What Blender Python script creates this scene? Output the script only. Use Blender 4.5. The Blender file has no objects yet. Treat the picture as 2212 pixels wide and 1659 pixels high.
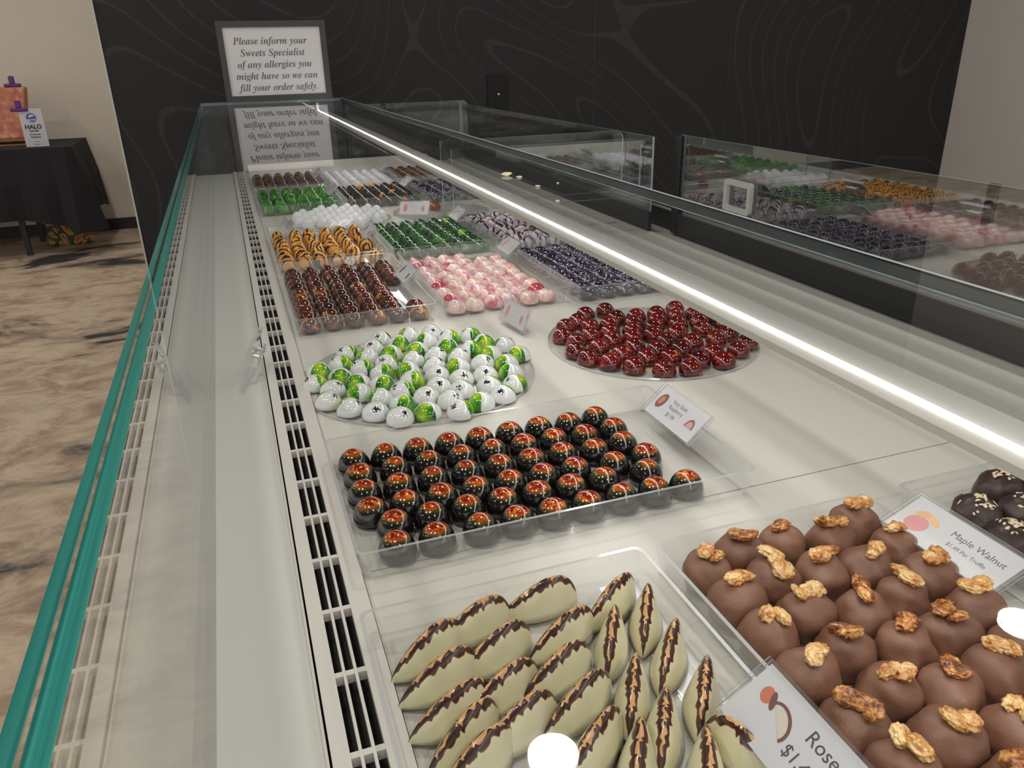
import bpy, bmesh, math, random
from mathutils import Vector, Matrix, noise
random.seed(7)
S = bpy.context.scene
C = bpy.context.scene.collection
H = 0.35            # eye height over the display deck, metres
EYE = 1.28          # eye height over the floor
# ------------------------------------------------------------------ camera
RIGHT = (0.942491750403254, -0.33345019675308335, -0.02280935569323356)
DOWN = (-0.1505959936665844, -0.36275025292190016, -0.9196374834033328)
FWD = (0.298379200202334, 0.8701857389606126, -0.39210538455393346)
cam = bpy.data.cameras.new('camera'); cam_o = bpy.data.objects.new('camera', cam); C.objects.link(cam_o)
cam.sensor_width = 36; cam.lens = 36 * 1678 / 2212; cam.clip_start = 0.02; cam.clip_end = 60
cam_o.matrix_world = Matrix(((RIGHT[0], -DOWN[0], -FWD[0], 0), (RIGHT[1], -DOWN[1], -FWD[1], 0), (RIGHT[2], -DOWN[2], -FWD[2], EYE), (0, 0, 0, 1)))
S.camera = cam_o
# ------------------------------------------------------------------ world, exposure
W = bpy.data.worlds.new('room_light'); S.world = W; W.use_nodes = True
W.node_tree.nodes['Background'].inputs[0].default_value = (1.0, 0.96, 0.92, 1)
W.node_tree.nodes['Background'].inputs[1].default_value = 0.95
S.view_settings.view_transform = 'Standard'; S.view_settings.look = 'None'
S.view_settings.exposure = 0.0; S.view_settings.gamma = 1
S.cycles.use_denoising = True
S.cycles.max_bounces = 10; S.cycles.transparent_max_bounces = 40
S.cycles.glossy_bounces = 6; S.cycles.diffuse_bounces = 4
S.cycles.caustics_reflective = False; S.cycles.caustics_refractive = False
S.cycles.sample_clamp_indirect = 5
LAMP = 190.0         # downlight diffuser strength
LED = 24.0

def P(x, y, z=0.0):                 # deck units (eye height = 1, origin at the eye) to metres
    return Vector((x * H, y * H, EYE + z * H))
def ray(u, v):
    a = (u - 1106.0, v - 829.5, 1678.0)
    return Vector([RIGHT[i] * a[0] + DOWN[i] * a[1] + FWD[i] * a[2] for i in range(3)])
def deck(u, v, z=-1.0):             # point of the photograph on a level plane, deck units
    d = ray(u, v); return (d[0] * z / d[2], d[1] * z / d[2])

# ------------------------------------------------------------------ material helpers
def mat(name):
    m = bpy.data.materials.new(name); m.use_nodes = True
    nt = m.node_tree; nt.nodes.clear()
    out = nt.nodes.new('ShaderNodeOutputMaterial')
    return m, nt, out
def N(nt, t, ins=None, **kw):
    n = nt.nodes.new(t)
    for k, v in kw.items(): setattr(n, k, v)
    for k, v in (ins or {}).items():
        if isinstance(v, bpy.types.NodeSocket): nt.links.new(v, n.inputs[k])
        else: n.inputs[k].default_value = v
    return n
def col(c): return (c[0], c[1], c[2], 1)
def sr(r, g, b):                    # sRGB 0-255 to linear
    f = lambda x: (x / 255 / 12.92) if x <= 10 else ((x / 255 + 0.055) / 1.055) ** 2.4
    return (f(r), f(g), f(b), 1)
def M_(nt, op, a, b=None, c=None):
    ins = {0: a}
    if b is not None: ins[1] = b
    if c is not None: ins[2] = c
    return N(nt, 'ShaderNodeMath', ins, operation=op).outputs[0]
def ramp(nt, fac, stops, interp='LINEAR'):
    n = nt.nodes.new('ShaderNodeValToRGB'); nt.links.new(fac, n.inputs[0])
    cr = n.color_ramp; cr.interpolation = interp
    while len(cr.elements) < len(stops): cr.elements.new(0.5)
    for e, (p, c) in zip(cr.elements, stops): e.position = p; e.color = c
    return n.outputs[0]
def mix(nt, f, a, b):
    n = nt.nodes.new('ShaderNodeMix'); n.data_type = 'RGBA'
    for s, v in ((n.inputs[0], f), (n.inputs[6], a), (n.inputs[7], b)):
        if isinstance(v, bpy.types.NodeSocket): nt.links.new(v, s)
        else: s.default_value = v
    return n.outputs[2]
def princ(nt, out, base, rough=0.5, **kw):
    b = N(nt, 'ShaderNodeBsdfPrincipled', {'Base Color': base, 'Roughness': rough, **{k: v for k, v in kw.items()}})
    nt.links.new(b.outputs[0], out.inputs[0]); return b
def plain(name, c, rough=0.5, metal=0.0, coat=0.0, bump=0.0, bscale=200, var=0.0):
    m, nt, out = mat(name)
    base = c
    if var:
        t = N(nt, 'ShaderNodeTexCoord').outputs['Object']
        nz = N(nt, 'ShaderNodeTexNoise', {'Vector': t, 'Scale': 6.0, 'Detail': 4.0}).outputs[0]
        base = mix(nt, nz, tuple(x * (1 - var) for x in c[:3]) + (1,), tuple(min(1, x * (1 + var)) for x in c[:3]) + (1,))
    b = princ(nt, out, base, rough, Metallic=metal)
    if coat: b.inputs['Coat Weight'].default_value = coat; b.inputs['Coat Roughness'].default_value = 0.04
    if bump:
        t = N(nt, 'ShaderNodeTexCoord').outputs['Object']
        nz = N(nt, 'ShaderNodeTexNoise', {'Vector': t, 'Scale': bscale, 'Detail': 3.0}).outputs[0]
        bp = N(nt, 'ShaderNodeBump', {'Height': nz, 'Strength': bump, 'Distance': 0.001})
        nt.links.new(bp.outputs[0], b.inputs['Normal'])
    return m
def clear(name, tint=(1, 1, 1, 1), f0=0.04, rough=0.0, haze=0.0, gtint=(1, 1, 1, 1), amp=None):
    # thin clear pane: each surface mirrors by Schlick's law and lets the rest straight through
    m, nt, out = mat(name)
    g = N(nt, 'ShaderNodeNewGeometry')
    dt = N(nt, 'ShaderNodeVectorMath', {0: g.outputs['Incoming'], 1: g.outputs['Normal']}, operation='DOT_PRODUCT').outputs['Value']
    a = M_(nt, 'ABSOLUTE', dt); a = M_(nt, 'SUBTRACT', 1.0, a)
    a = M_(nt, 'POWER', a, 5.0); f = M_(nt, 'MULTIPLY_ADD', a, (1 - f0) if amp is None else amp, f0)
    f = N(nt, 'ShaderNodeClamp', {0: f}).outputs[0]
    tr = N(nt, 'ShaderNodeBsdfTransparent', {0: tint}).outputs[0]
    if haze:
        df = N(nt, 'ShaderNodeBsdfDiffuse', {0: (0.85, 0.87, 0.88, 1)}).outputs[0]
        tr = N(nt, 'ShaderNodeMixShader', {0: haze, 1: tr, 2: df}).outputs[0]
    gl = N(nt, 'ShaderNodeBsdfGlossy', {0: gtint, 1: rough}).outputs[0]
    mx = N(nt, 'ShaderNodeMixShader', {0: f, 1: tr, 2: gl})
    nt.links.new(mx.outputs[0], out.inputs[0]); return m
def emit(name, c, s):
    m, nt, out = mat(name)
    e = N(nt, 'ShaderNodeEmission', {0: c, 1: s}); nt.links.new(e.outputs[0], out.inputs[0]); return m
def objco(nt):
    # every bonbon gets its own patch of the pattern
    t = N(nt, 'ShaderNodeTexCoord').outputs['Object']
    r = N(nt, 'ShaderNodeObjectInfo').outputs['Random']
    off = N(nt, 'ShaderNodeCombineXYZ', {0: M_(nt, 'MULTIPLY', r, 3.1), 1: M_(nt, 'MULTIPLY', r, 7.7), 2: 0.0}).outputs[0]
    return t, N(nt, 'ShaderNodeVectorMath', {0: t, 1: off}, operation='ADD').outputs[0], r
def sweet(nt, out, base, rough=0.12, coat=1.0, sss=0.0):
    b = princ(nt, out, base, rough)
    b.inputs['Coat Weight'].default_value = coat; b.inputs['Coat Roughness'].default_value = 0.03
    return b

# ------------------------------------------------------------------ materials
MT = {}
MT['deck'] = plain('deck_paint', (0.635, 0.605, 0.56, 1), 0.32, bump=0.03, bscale=300, var=0.03)
MT['panel'] = plain('panel_paint', (0.60, 0.59, 0.56, 1), 0.35, var=0.03)
MT['grille'] = plain('grille_plastic', (0.66, 0.62, 0.585, 1), 0.35)
MT['void'] = plain('vent_dark', (0.006, 0.006, 0.007, 1), 0.8)
MT['rail_black'] = plain('rail_black', (0.012, 0.013, 0.015, 1), 0.35, var=0.2)
MT['rail_white'] = plain('rail_cream', (0.58, 0.56, 0.51, 1), 0.5)
MT['sill'] = plain('brushed_sill', (0.50, 0.485, 0.46, 1), 0.38, metal=0.2, bump=0.05, bscale=500, var=0.1)
MT['track'] = plain('track_metal', (0.75, 0.73, 0.69, 1), 0.3, metal=0.4)
MT['glass'] = clear('clear_glass', (0.985, 0.995, 0.99, 1), 0.035)
MT['glass_top'] = clear('plate_glass', (0.99, 1.0, 0.995, 1), 0.035, amp=0.80)
MT['glass_under'] = clear('weak_mirror_underside', (0.99, 1.0, 0.995, 1), 0.005, amp=0.10)  # mirror strength lowered on purpose to keep reflections off the far trays
MT['sleeve'] = clear('matt_sleeve', (0.98, 0.98, 0.98, 1), 0.02, rough=0.35, amp=0.5)
MT['door_glass'] = clear('coated_glass', (0.72, 0.74, 0.74, 1), 0.20)
MT['acrylic'] = clear('clear_acrylic', (0.988, 0.99, 0.988, 1), 0.045, haze=0.03)
MT['acrylic_floor'] = clear('clear_acrylic_floor', (0.995, 0.995, 0.995, 1), 0.03)
def edge_mat(name, base, tr, rough=0.12):
    m, nt, out = mat(name)
    t = N(nt, 'ShaderNodeBsdfTransparent', {0: (0.9, 0.92, 0.92, 1)}).outputs[0]
    p = N(nt, 'ShaderNodeBsdfPrincipled', {'Base Color': base, 'Roughness': rough, 'Metallic': 0.3 if rough < 0.5 else 0.0}).outputs[0]
    x = N(nt, 'ShaderNodeMixShader', {0: 1 - tr, 1: t, 2: p}); nt.links.new(x.outputs[0], out.inputs[0]); return m
MT['acrylic_edge'] = edge_mat('acrylic_edge', (0.68, 0.69, 0.70, 1), 0.30)
MT['glass_edge'] = edge_mat('glass_edge_pale', (0.45, 0.62, 0.62, 1), 0.25)
MT['rim_bright'] = plain('rim_glint', (0.50, 0.56, 0.56, 1), 0.3)  # pale colour stands in for the glint along the plate's rear edge
MT['rim_dark'] = edge_mat('glass_rim_dark', (0.012, 0.018, 0.018, 1), 0.15, 0.7)
m, nt, out = mat('teal_glass_edge')
t = N(nt, 'ShaderNodeTexCoord').outputs['Object']
mp = N(nt, 'ShaderNodeMapping', {'Vector': t, 'Scale': (260.0, 0.9, 60.0)}).outputs[0]
nz = N(nt, 'ShaderNodeTexNoise', {'Vector': mp, 'Scale': 1.0, 'Detail': 3.0}).outputs[0]
c = ramp(nt, nz, [(0.30, sr(20, 96, 112)), (0.45, sr(66, 160, 152)), (0.58, sr(96, 184, 172)), (0.70, sr(200, 240, 240))])  # pale streaks are highlights painted into the teal colour
b = princ(nt, out, c, 0.08); b.inputs['Coat Weight'].default_value = 0.6
MT['teal'] = m
MT['led'] = emit('led_diffuser', (1, 0.98, 0.95, 1), LED)
MT['led_wide'] = emit('led_panel', (1, 0.98, 0.95, 1), 5.6)
MT['lamp'] = emit('downlight_diffuser', (1, 0.95, 0.88, 1), LAMP)
MT['white'] = plain('white_enamel', (0.8, 0.8, 0.8, 1), 0.4)
MT['card'] = plain('card_paper', (0.60, 0.59, 0.625, 1), 0.6)
MT['ink'] = plain('ink', (0.045, 0.045, 0.055, 1), 0.7)
MT['greyink'] = plain('grey_ink', (0.12, 0.12, 0.13, 1), 0.7)
MT['frame'] = plain('frame_black', (0.035, 0.036, 0.04, 1), 0.45)
MT['pap'] = plain('sign_paper', (0.60, 0.585, 0.60, 1), 0.6)
MT['wallw'] = plain('wall_beige_paint', (0.70, 0.635, 0.54, 1), 0.8, bump=0.1, bscale=120, var=0.04)
MT['wallr'] = plain('wall_grey_paint', (0.72, 0.68, 0.63, 1), 0.8, bump=0.1, bscale=120, var=0.04)
MT['ceil'] = plain('ceiling_dark', (0.14, 0.135, 0.13, 1), 0.9)
MT['cloth'] = plain('black_cloth', (0.010, 0.010, 0.012, 1), 0.9, bump=0.3, bscale=60)
MT['skirt'] = plain('baseboard_black', (0.018, 0.018, 0.02, 1), 0.5)
MT['trimw'] = plain('corner_trim', (0.5, 0.48, 0.44, 1), 0.5)
MT['purple'] = plain('purple_plastic', sr(92, 40, 120), 0.35)
MT['wood'] = plain('pallet_wood', sr(150, 100, 62), 0.7, var=0.25)
MT['body'] = plain('case_body', (0.08, 0.08, 0.085, 1), 0.5)
# wallpaper of contour lines
m, nt, out = mat('contour_wallpaper')
t = N(nt, 'ShaderNodeTexCoord').outputs['Object']
nz = N(nt, 'ShaderNodeTexNoise', {'Vector': t, 'Scale': 0.85, 'Detail': 1.2, 'Roughness': 0.35, 'Distortion': 0.5}).outputs[0]
fr = M_(nt, 'FRACT', M_(nt, 'MULTIPLY', nz, 26.0))
ln = M_(nt, 'LESS_THAN', M_(nt, 'ABSOLUTE', M_(nt, 'SUBTRACT', fr, 0.5)), 0.045)
n2 = N(nt, 'ShaderNodeTexNoise', {'Vector': t, 'Scale': 90.0, 'Detail': 2.0}).outputs[0]
ln = M_(nt, 'MULTIPLY', ln, M_(nt, 'MULTIPLY_ADD', n2, 1.1, -0.05))
c = mix(nt, ln, (0.0118, 0.0115, 0.0125, 1), (0.040, 0.039, 0.040, 1))
princ(nt, out, c, 0.75); MT['wallpaper'] = m
# marbled floor
m, nt, out = mat('marbled_floor')
t = N(nt, 'ShaderNodeTexCoord').outputs['Object']
mp = N(nt, 'ShaderNodeMapping', {'Vector': t, 'Scale': (1.0, 1.5, 1.0), 'Rotation': (0, 0, 0.5)}).outputs[0]
a = N(nt, 'ShaderNodeTexNoise', {'Vector': mp, 'Scale': 0.85, 'Detail': 7.0, 'Roughness': 0.60, 'Distortion': 1.2}).outputs[0]
b2 = N(nt, 'ShaderNodeTexNoise', {'Vector': mp, 'Scale': 4.0, 'Detail': 8.0, 'Roughness': 0.7, 'Distortion': 0.7}).outputs[0]
c1 = ramp(nt, b2, [(0.28, sr(112, 92, 76)), (0.44, sr(172, 148, 124)), (0.58, sr(204, 184, 158)), (0.74, sr(138, 120, 103))])
k = ramp(nt, a, [(0.50, (0, 0, 0, 1)), (0.56, (0.3, 0.3, 0.3, 1)), (0.60, (1, 1, 1, 1))])
c = mix(nt, k, c1, sr(44, 44, 48))
bb = princ(nt, out, c, 0.7)
n3 = N(nt, 'ShaderNodeTexNoise', {'Vector': t, 'Scale': 180.0, 'Detail': 2.0}).outputs[0]
bp = N(nt, 'ShaderNodeBump', {'Height': n3, 'Strength': 0.4, 'Distance': 0.004}); nt.links.new(bp.outputs[0], bb.inputs['Normal'])
MT['floor'] = m
# printed bag
m, nt, out = mat('printed_bag')
t = N(nt, 'ShaderNodeTexCoord').outputs['Object']
nz = N(nt, 'ShaderNodeTexNoise', {'Vector': t, 'Scale': 9.0, 'Detail': 3.0, 'Distortion': 1.5}).outputs[0]
c = ramp(nt, nz, [(0.30, sr(60, 58, 44)), (0.42, sr(36, 44, 32)), (0.48, sr(200, 160, 60)), (0.55, sr(196, 90, 50)), (0.62, sr(70, 60, 46)), (0.75, sr(150, 140, 110))])
princ(nt, out, c, 0.5); MT['bag'] = m
m, nt, out = mat('rosy_box')
t = N(nt, 'ShaderNodeTexCoord').outputs['Object']
nz = N(nt, 'ShaderNodeTexNoise', {'Vector': t, 'Scale': 22.0, 'Detail': 5.0}).outputs[0]
c = ramp(nt, nz, [(0.35, sr(176, 92, 72)), (0.52, sr(190, 118, 90)), (0.68, sr(214, 160, 130))])
princ(nt, out, c, 0.6); MT['rosy'] = m

# --- chocolates
def bon_dark():                     # black dome, red and orange swirl over the crown, olive belt
    m, nt, out = mat('galaxy_shell')
    t, o, r = objco(nt)
    xyz = N(nt, 'ShaderNodeSeparateXYZ', {0: t})
    nz = N(nt, 'ShaderNodeTexNoise', {'Vector': N(nt, 'ShaderNodeMapping', {'Vector': o, 'Scale': (40.0, 110.0, 90.0)}).outputs[0], 'Scale': 1.0, 'Detail': 4.0, 'Distortion': 1.4}).outputs[0]
    zz = M_(nt, 'MULTIPLY', xyz.outputs[2], 1 / 0.0178)
    off = M_(nt, 'MULTIPLY_ADD', M_(nt, 'SUBTRACT', nz, 0.5), 0.30, zz)
    off = M_(nt, 'ADD', off, M_(nt, 'MULTIPLY', M_(nt, 'SUBTRACT', r, 0.5), 0.14))
    c = ramp(nt, off, [(0.50, sr(9, 8, 8)), (0.74, sr(16, 13, 8)), (0.83, sr(74, 68, 20)), (0.885, sr(150, 78, 18)), (0.93, sr(170, 50, 18)), (1.0, sr(120, 24, 14))])
    n2 = N(nt, 'ShaderNodeTexNoise', {'Vector': o, 'Scale': 160.0, 'Detail': 2.0, 'Distortion': 2.0}).outputs[0]
    hi = ramp(nt, n2, [(0.52, (0, 0, 0, 1)), (0.66, (1, 1, 1, 1))])
    top = ramp(nt, off, [(0.84, (0, 0, 0, 1)), (0.92, (1, 1, 1, 1))])
    f = N(nt, 'ShaderNodeMix', {0: 1.0, 6: hi, 7: top}, data_type='RGBA', blend_type='MULTIPLY').outputs[2]
    c = mix(nt, f, c, sr(226, 128, 40))
    sweet(nt, out, c, 0.15); return m
def bon_leafy():                    # white shell with a green leaf on one side and a black splash
    m, nt, out = mat('white_leaf_shell')
    t, o, r = objco(nt)
    x = N(nt, 'ShaderNodeSeparateXYZ', {0: t})
    X, Y, Z = x.outputs
    wob = N(nt, 'ShaderNodeTexNoise', {'Vector': o, 'Scale': 60.0}).outputs[0]
    # leaf: beyond a curved line on the +x side
    e = M_(nt, 'ADD', M_(nt, 'MULTIPLY', M_(nt, 'MULTIPLY', Y, Y), -38.0), X)
    e = M_(nt, 'MULTIPLY_ADD', M_(nt, 'SUBTRACT', wob, 0.5), 0.002, e)
    leaf = M_(nt, 'GREATER_THAN', e, 0.0022)
    g = N(nt, 'ShaderNodeTexNoise', {'Vector': N(nt, 'ShaderNodeMapping', {'Vector': o, 'Scale': (90.0, 30.0, 60.0)}).outputs[0], 'Scale': 1.0, 'Detail': 3.0}).outputs[0]
    ed = M_(nt, 'MULTIPLY', M_(nt, 'ABSOLUTE', Y), 75.0)
    gf = M_(nt, 'ADD', M_(nt, 'MULTIPLY', g, 0.9), M_(nt, 'MULTIPLY', ed, 0.45))
    gc = ramp(nt, gf, [(0.40, sr(186, 204, 30)), (0.58, sr(104, 166, 16)), (0.78, sr(34, 116, 12)), (1.0, sr(10, 74, 10))])
    # splash on the other side
    d = N(nt, 'ShaderNodeVectorMath', {0: t, 1: (-0.0075, -0.0040, 0.0122)}, operation='DISTANCE').outputs['Value']
    sp = N(nt, 'ShaderNodeTexNoise', {'Vector': o, 'Scale': 520.0, 'Detail': 2.0}).outputs[0]
    spl = M_(nt, 'GREATER_THAN', M_(nt, 'SUBTRACT', M_(nt, 'MULTIPLY', sp, 1.0), M_(nt, 'MULTIPLY', d, 80.0)), 0.27)
    c = mix(nt, spl, (0.74, 0.745, 0.75, 1), sr(30, 26, 26))
    c = mix(nt, leaf, c, gc)
    sweet(nt, out, c, 0.16); return m
def bon_lines(name, a, b, line, scale=70.0, cnt=5.0, wid=0.05, detail=1.0, dist=1.2, rough=0.12, blotch=None):
    m, nt, out = mat(name)
    t, o, r = objco(nt)
    nz = N(nt, 'ShaderNodeTexNoise', {'Vector': o, 'Scale': scale, 'Detail': detail, 'Distortion': dist}).outputs[0]
    bl = N(nt, 'ShaderNodeTexNoise', {'Vector': o, 'Scale': scale * 0.8, 'Detail': 3.0}).outputs[0]
    base = ramp(nt, bl, [(0.35, a), (0.65, b)])
    fr = M_(nt, 'FRACT', M_(nt, 'MULTIPLY', nz, cnt))
    ln = M_(nt, 'LESS_THAN', M_(nt, 'ABSOLUTE', M_(nt, 'SUBTRACT', fr, 0.5)), wid)
    c = mix(nt, ln, base, line)
    if blotch:
        k = N(nt, 'ShaderNodeTexNoise', {'Vector': o, 'Scale': blotch[1], 'Detail': 1.0}).outputs[0]
        c = mix(nt, ramp(nt, k, [(blotch[2], (0, 0, 0, 1)), (blotch[2] + 0.05, (1, 1, 1, 1))]), c, blotch[0])
    sweet(nt, out, c, rough); return m
def bon_wave(name, a, b, dark, scale, width, dist=6.0):
    m, nt, out = mat(name)
    t, o, r = objco(nt)
    w = N(nt, 'ShaderNodeTexWave', {'Vector': o, 'Scale': scale, 'Distortion': dist, 'Detail': 1.0, 'Detail Scale': 1.3}).outputs['Fac']
    bl = N(nt, 'ShaderNodeTexNoise', {'Vector': o, 'Scale': 60.0}).outputs[0]
    c = mix(nt, M_(nt, 'LESS_THAN', w, width), ramp(nt, bl, [(0.4, a), (0.6, b)]), dark)
    sweet(nt, out, c, 0.12); return m
def bon_ramp(name, stops, scale=60.0, detail=2.0, dist=0.6, rough=0.13, dots=None):
    m, nt, out = mat(name)
    t, o, r = objco(nt)
    nz = N(nt, 'ShaderNodeTexNoise', {'Vector': o, 'Scale': scale, 'Detail': detail, 'Distortion': dist}).outputs[0]
    nz = M_(nt, 'ADD', nz, M_(nt, 'MULTIPLY', M_(nt, 'SUBTRACT', r, 0.5), 0.14))
    c = ramp(nt, nz, stops)
    if dots:
        v = N(nt, 'ShaderNodeTexVoronoi', {'Vector': o, 'Scale': dots[1]}).outputs['Distance']
        c = mix(nt, M_(nt, 'LESS_THAN', v, dots[2]), c, dots[0])
    sweet(nt, out, c, rough); return m
MT['b_dark'] = bon_dark()
MT['b_leaf'] = bon_leafy()
MT['b_red'] = bon_lines('ruby_shell', sr(58, 5, 9), sr(112, 7, 9), sr(206, 84, 34), 55, 4.0, 0.032, 0.0)
MT['b_brown'] = bon_ramp('amber_brown_shell', [(0.40, sr(54, 20, 12)), (0.52, sr(86, 34, 18)), (0.66, sr(112, 46, 24)), (0.71, sr(196, 128, 26))], 60)
MT['b_tiger'] = bon_wave('tiger_shell', sr(232, 148, 20), sr(246, 176, 36), sr(46, 20, 12), 37, 0.36, 5.0)
MT['b_green'] = bon_ramp('emerald_shell', [(0.36, sr(16, 52, 24)), (0.56, sr(34, 84, 38)), (0.66, sr(60, 122, 30)), (0.74, sr(130, 176, 30))], 45, dots=(sr(190, 216, 186), 230.0, 0.14))
MT['b_pink'] = bon_ramp('pink_shell', [(0.32, sr(186, 70, 84)), (0.41, sr(232, 176, 178)), (0.56, sr(240, 222, 216)), (0.64, sr(238, 182, 166)), (0.74, sr(200, 160, 184))], 34, dots=(sr(150, 40, 50), 130.0, 0.10))
MT['b_violet'] = bon_lines('violet_shell', sr(30, 24, 40), sr(56, 46, 72), sr(150, 138, 164), 50, 4.0, 0.10, 1.0)
MT['b_lilac'] = bon_wave('lilac_shell', sr(196, 180, 192), sr(214, 198, 208), sr(58, 34, 42), 26, 0.30, 6.0)
MT['b_white'] = plain('white_shell', (0.78, 0.77, 0.79, 1), 0.25, coat=0.6)
MT['b_gegg'] = bon_ramp('lime_green_shell', [(0.36, sr(22, 84, 10)), (0.55, sr(38, 128, 14)), (0.72, sr(96, 176, 36))], 45)
MT['b_orbl'] = bon_ramp('black_orange_shell', [(0.56, sr(30, 26, 20)), (0.62, sr(70, 50, 30)), (0.66, sr(226, 140, 40))], 28)
MT['b_navy'] = bon_lines('navy_shell', sr(26, 26, 40), sr(40, 40, 58), sr(150, 140, 168), 40, 3.0, 0.08)
MT['b_cocoa'] = bon_ramp('milk_brown_shell', [(0.40, sr(58, 30, 16)), (0.60, sr(100, 58, 30))], 60)
MT['b_gold'] = bon_ramp('bronze_shell', [(0.40, sr(66, 44, 22)), (0.56, sr(104, 70, 34)), (0.68, sr(150, 84, 44))], 60)
MT['b_back'] = bon_ramp('red_bronze_shell', [(0.40, sr(110, 50, 26)), (0.66, sr(176, 96, 44))], 60)
MT['truffle'] = plain('milk_chocolate', sr(127, 88, 70), 0.42, var=0.10, bump=0.25, bscale=900)
MT['truffle_dark'] = plain('dark_chocolate', sr(58, 38, 36), 0.36, var=0.12, bump=0.25, bscale=900)
MT['coco'] = plain('coconut', sr(226, 208, 176), 0.6)
m, nt, out = mat('candied_walnut')
t, o, r = objco(nt)
nz = N(nt, 'ShaderNodeTexNoise', {'Vector': o, 'Scale': 150.0, 'Detail': 4.0, 'Roughness': 0.7}).outputs[0]
nz = M_(nt, 'ADD', nz, M_(nt, 'MULTIPLY', M_(nt, 'SUBTRACT', r, 0.5), 0.22))
c = ramp(nt, nz, [(0.30, sr(98, 52, 20)), (0.42, sr(170, 102, 44)), (0.53, sr(212, 156, 88)), (0.66, sr(232, 198, 142))])
b = princ(nt, out, c, 0.3); b.inputs['Coat Weight'].default_value = 0.5
n3 = N(nt, 'ShaderNodeTexNoise', {'Vector': o, 'Scale': 380.0, 'Detail': 3.0}).outputs[0]
bp = N(nt, 'ShaderNodeBump', {'Height': n3, 'Strength': 0.5, 'Distance': 0.0012}); nt.links.new(bp.outputs[0], b.inputs['Normal'])
MT['walnut'] = m
# white chocolate leaf with a dark ridge and caramel squiggle; the mesh carries (along, across) as UV
m, nt, out = mat('leaf_shell')
uv = N(nt, 'ShaderNodeUVMap').outputs[0]
r = N(nt, 'ShaderNodeObjectInfo').outputs['Random']
s = N(nt, 'ShaderNodeSeparateXYZ', {0: uv})
U = M_(nt, 'ADD', s.outputs[0], M_(nt, 'MULTIPLY', r, 5.0)); V = M_(nt, 'SUBTRACT', s.outputs[1], 0.5)
wv = N(nt, 'ShaderNodeTexNoise', {'Vector': N(nt, 'ShaderNodeCombineXYZ', {0: U, 1: 0.0, 2: 0.0}).outputs[0], 'Scale': 8.0, 'Detail': 0.6}).outputs[0]
sn = M_(nt, 'SINE', M_(nt, 'MULTIPLY_ADD', wv, 16.0, M_(nt, 'MULTIPLY', U, 40.0)))
cen = M_(nt, 'ADD', V, M_(nt, 'MULTIPLY', M_(nt, 'SUBTRACT', wv, 0.5), 0.10))
av = M_(nt, 'ABSOLUTE', cen)
dark = M_(nt, 'LESS_THAN', av, M_(nt, 'MULTIPLY_ADD', sn, 0.026, 0.158))
rim = M_(nt, 'LESS_THAN', av, M_(nt, 'MULTIPLY_ADD', sn, 0.026, 0.172))
# zig-zag thread
zz = M_(nt, 'MULTIPLY', M_(nt, 'SINE', M_(nt, 'MULTIPLY_ADD', wv, 22.0, M_(nt, 'MULTIPLY', U, 48.0))), 0.035)
th = M_(nt, 'LESS_THAN', M_(nt, 'ABSOLUTE', M_(nt, 'SUBTRACT', cen, zz)), M_(nt, 'MULTIPLY_ADD', wv, 0.20, -0.055))
ends = M_(nt, 'LESS_THAN', M_(nt, 'ABSOLUTE', M_(nt, 'SUBTRACT', s.outputs[0], 0.5)), 0.36)
th = M_(nt, 'MULTIPLY', th, ends)
gz = N(nt, 'ShaderNodeTexNoise', {'Vector': N(nt, 'ShaderNodeTexCoord').outputs['Object'], 'Scale': 40.0}).outputs[0]
c = ramp(nt, gz, [(0.35, sr(208, 202, 166)), (0.65, sr(224, 217, 190))])
c = mix(nt, rim, c, sr(150, 88, 50)); c = mix(nt, dark, c, sr(56, 26, 18)); c = mix(nt, th, c, sr(204, 150, 98))
b = sweet(nt, out, c, 0.28, 0.5); MT['leafchoc'] = m

# ------------------------------------------------------------------ mesh helpers
def link(name, me, parent=None, mats=(), loc=None, smooth=False):
    o = bpy.data.objects.new(name, me); C.objects.link(o)
    for x in mats: me.materials.append(MT[x] if isinstance(x, str) else x)
    if smooth:
        for p in me.polygons: p.use_smooth = True
    if parent: o.parent = parent
    if loc is not None: o.location = loc
    return o
def bmd(bm, name):
    me = bpy.data.meshes.new(name); bm.to_mesh(me); bm.free(); return me
def tag(o, label=None, cat=None, group=None, kind=None):
    if label: o['label'] = label
    if cat: o['category'] = cat
    if group: o['group'] = group
    if kind: o['kind'] = kind
    return o
def empty(name, loc, label, cat, group=None, rz=0):
    o = bpy.data.objects.new(name, None); C.objects.link(o); o.location = loc; o.rotation_euler = (0, 0, rz); o.empty_display_size = 0.02
    return tag(o, label, cat, group)
def box(bm, lo, hi, mi=0, skew=None):
    v = [bm.verts.new((x, y, z)) for z in (lo[2], hi[2]) for y in (lo[1], hi[1]) for x in (lo[0], hi[0])]
    fs = [(0, 2, 3, 1), (4, 5, 7, 6), (0, 1, 5, 4), (2, 6, 7, 3), (0, 4, 6, 2), (1, 3, 7, 5)]
    out = []
    for f in fs:
        q = bm.faces.new([v[i] for i in f]); q.material_index = mi; out.append(q)
    return out     # bottom, top, y-, y+, x-, x+
def boxU(bm, x0, x1, y0, y1, z0, z1, mi=0):     # deck units
    a, b = P(x0, y0, z0), P(x1, y1, z1); return box(bm, a, b, mi)
def bev(bm, w, seg=2):
    bmesh.ops.bevel(bm, geom=list(bm.edges), offset=w, segments=seg, affect='EDGES', profile=0.5)
def boxobj(name, x0, x1, y0, y1, z0, z1, m, parent=None, bevel=0.0):
    bm = bmesh.new(); boxU(bm, x0, x1, y0, y1, z0, z1)
    if bevel: bev(bm, bevel)
    return link(name, bmd(bm, name), parent, [m])
def struct(o): o['kind'] = 'structure'; return o
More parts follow.
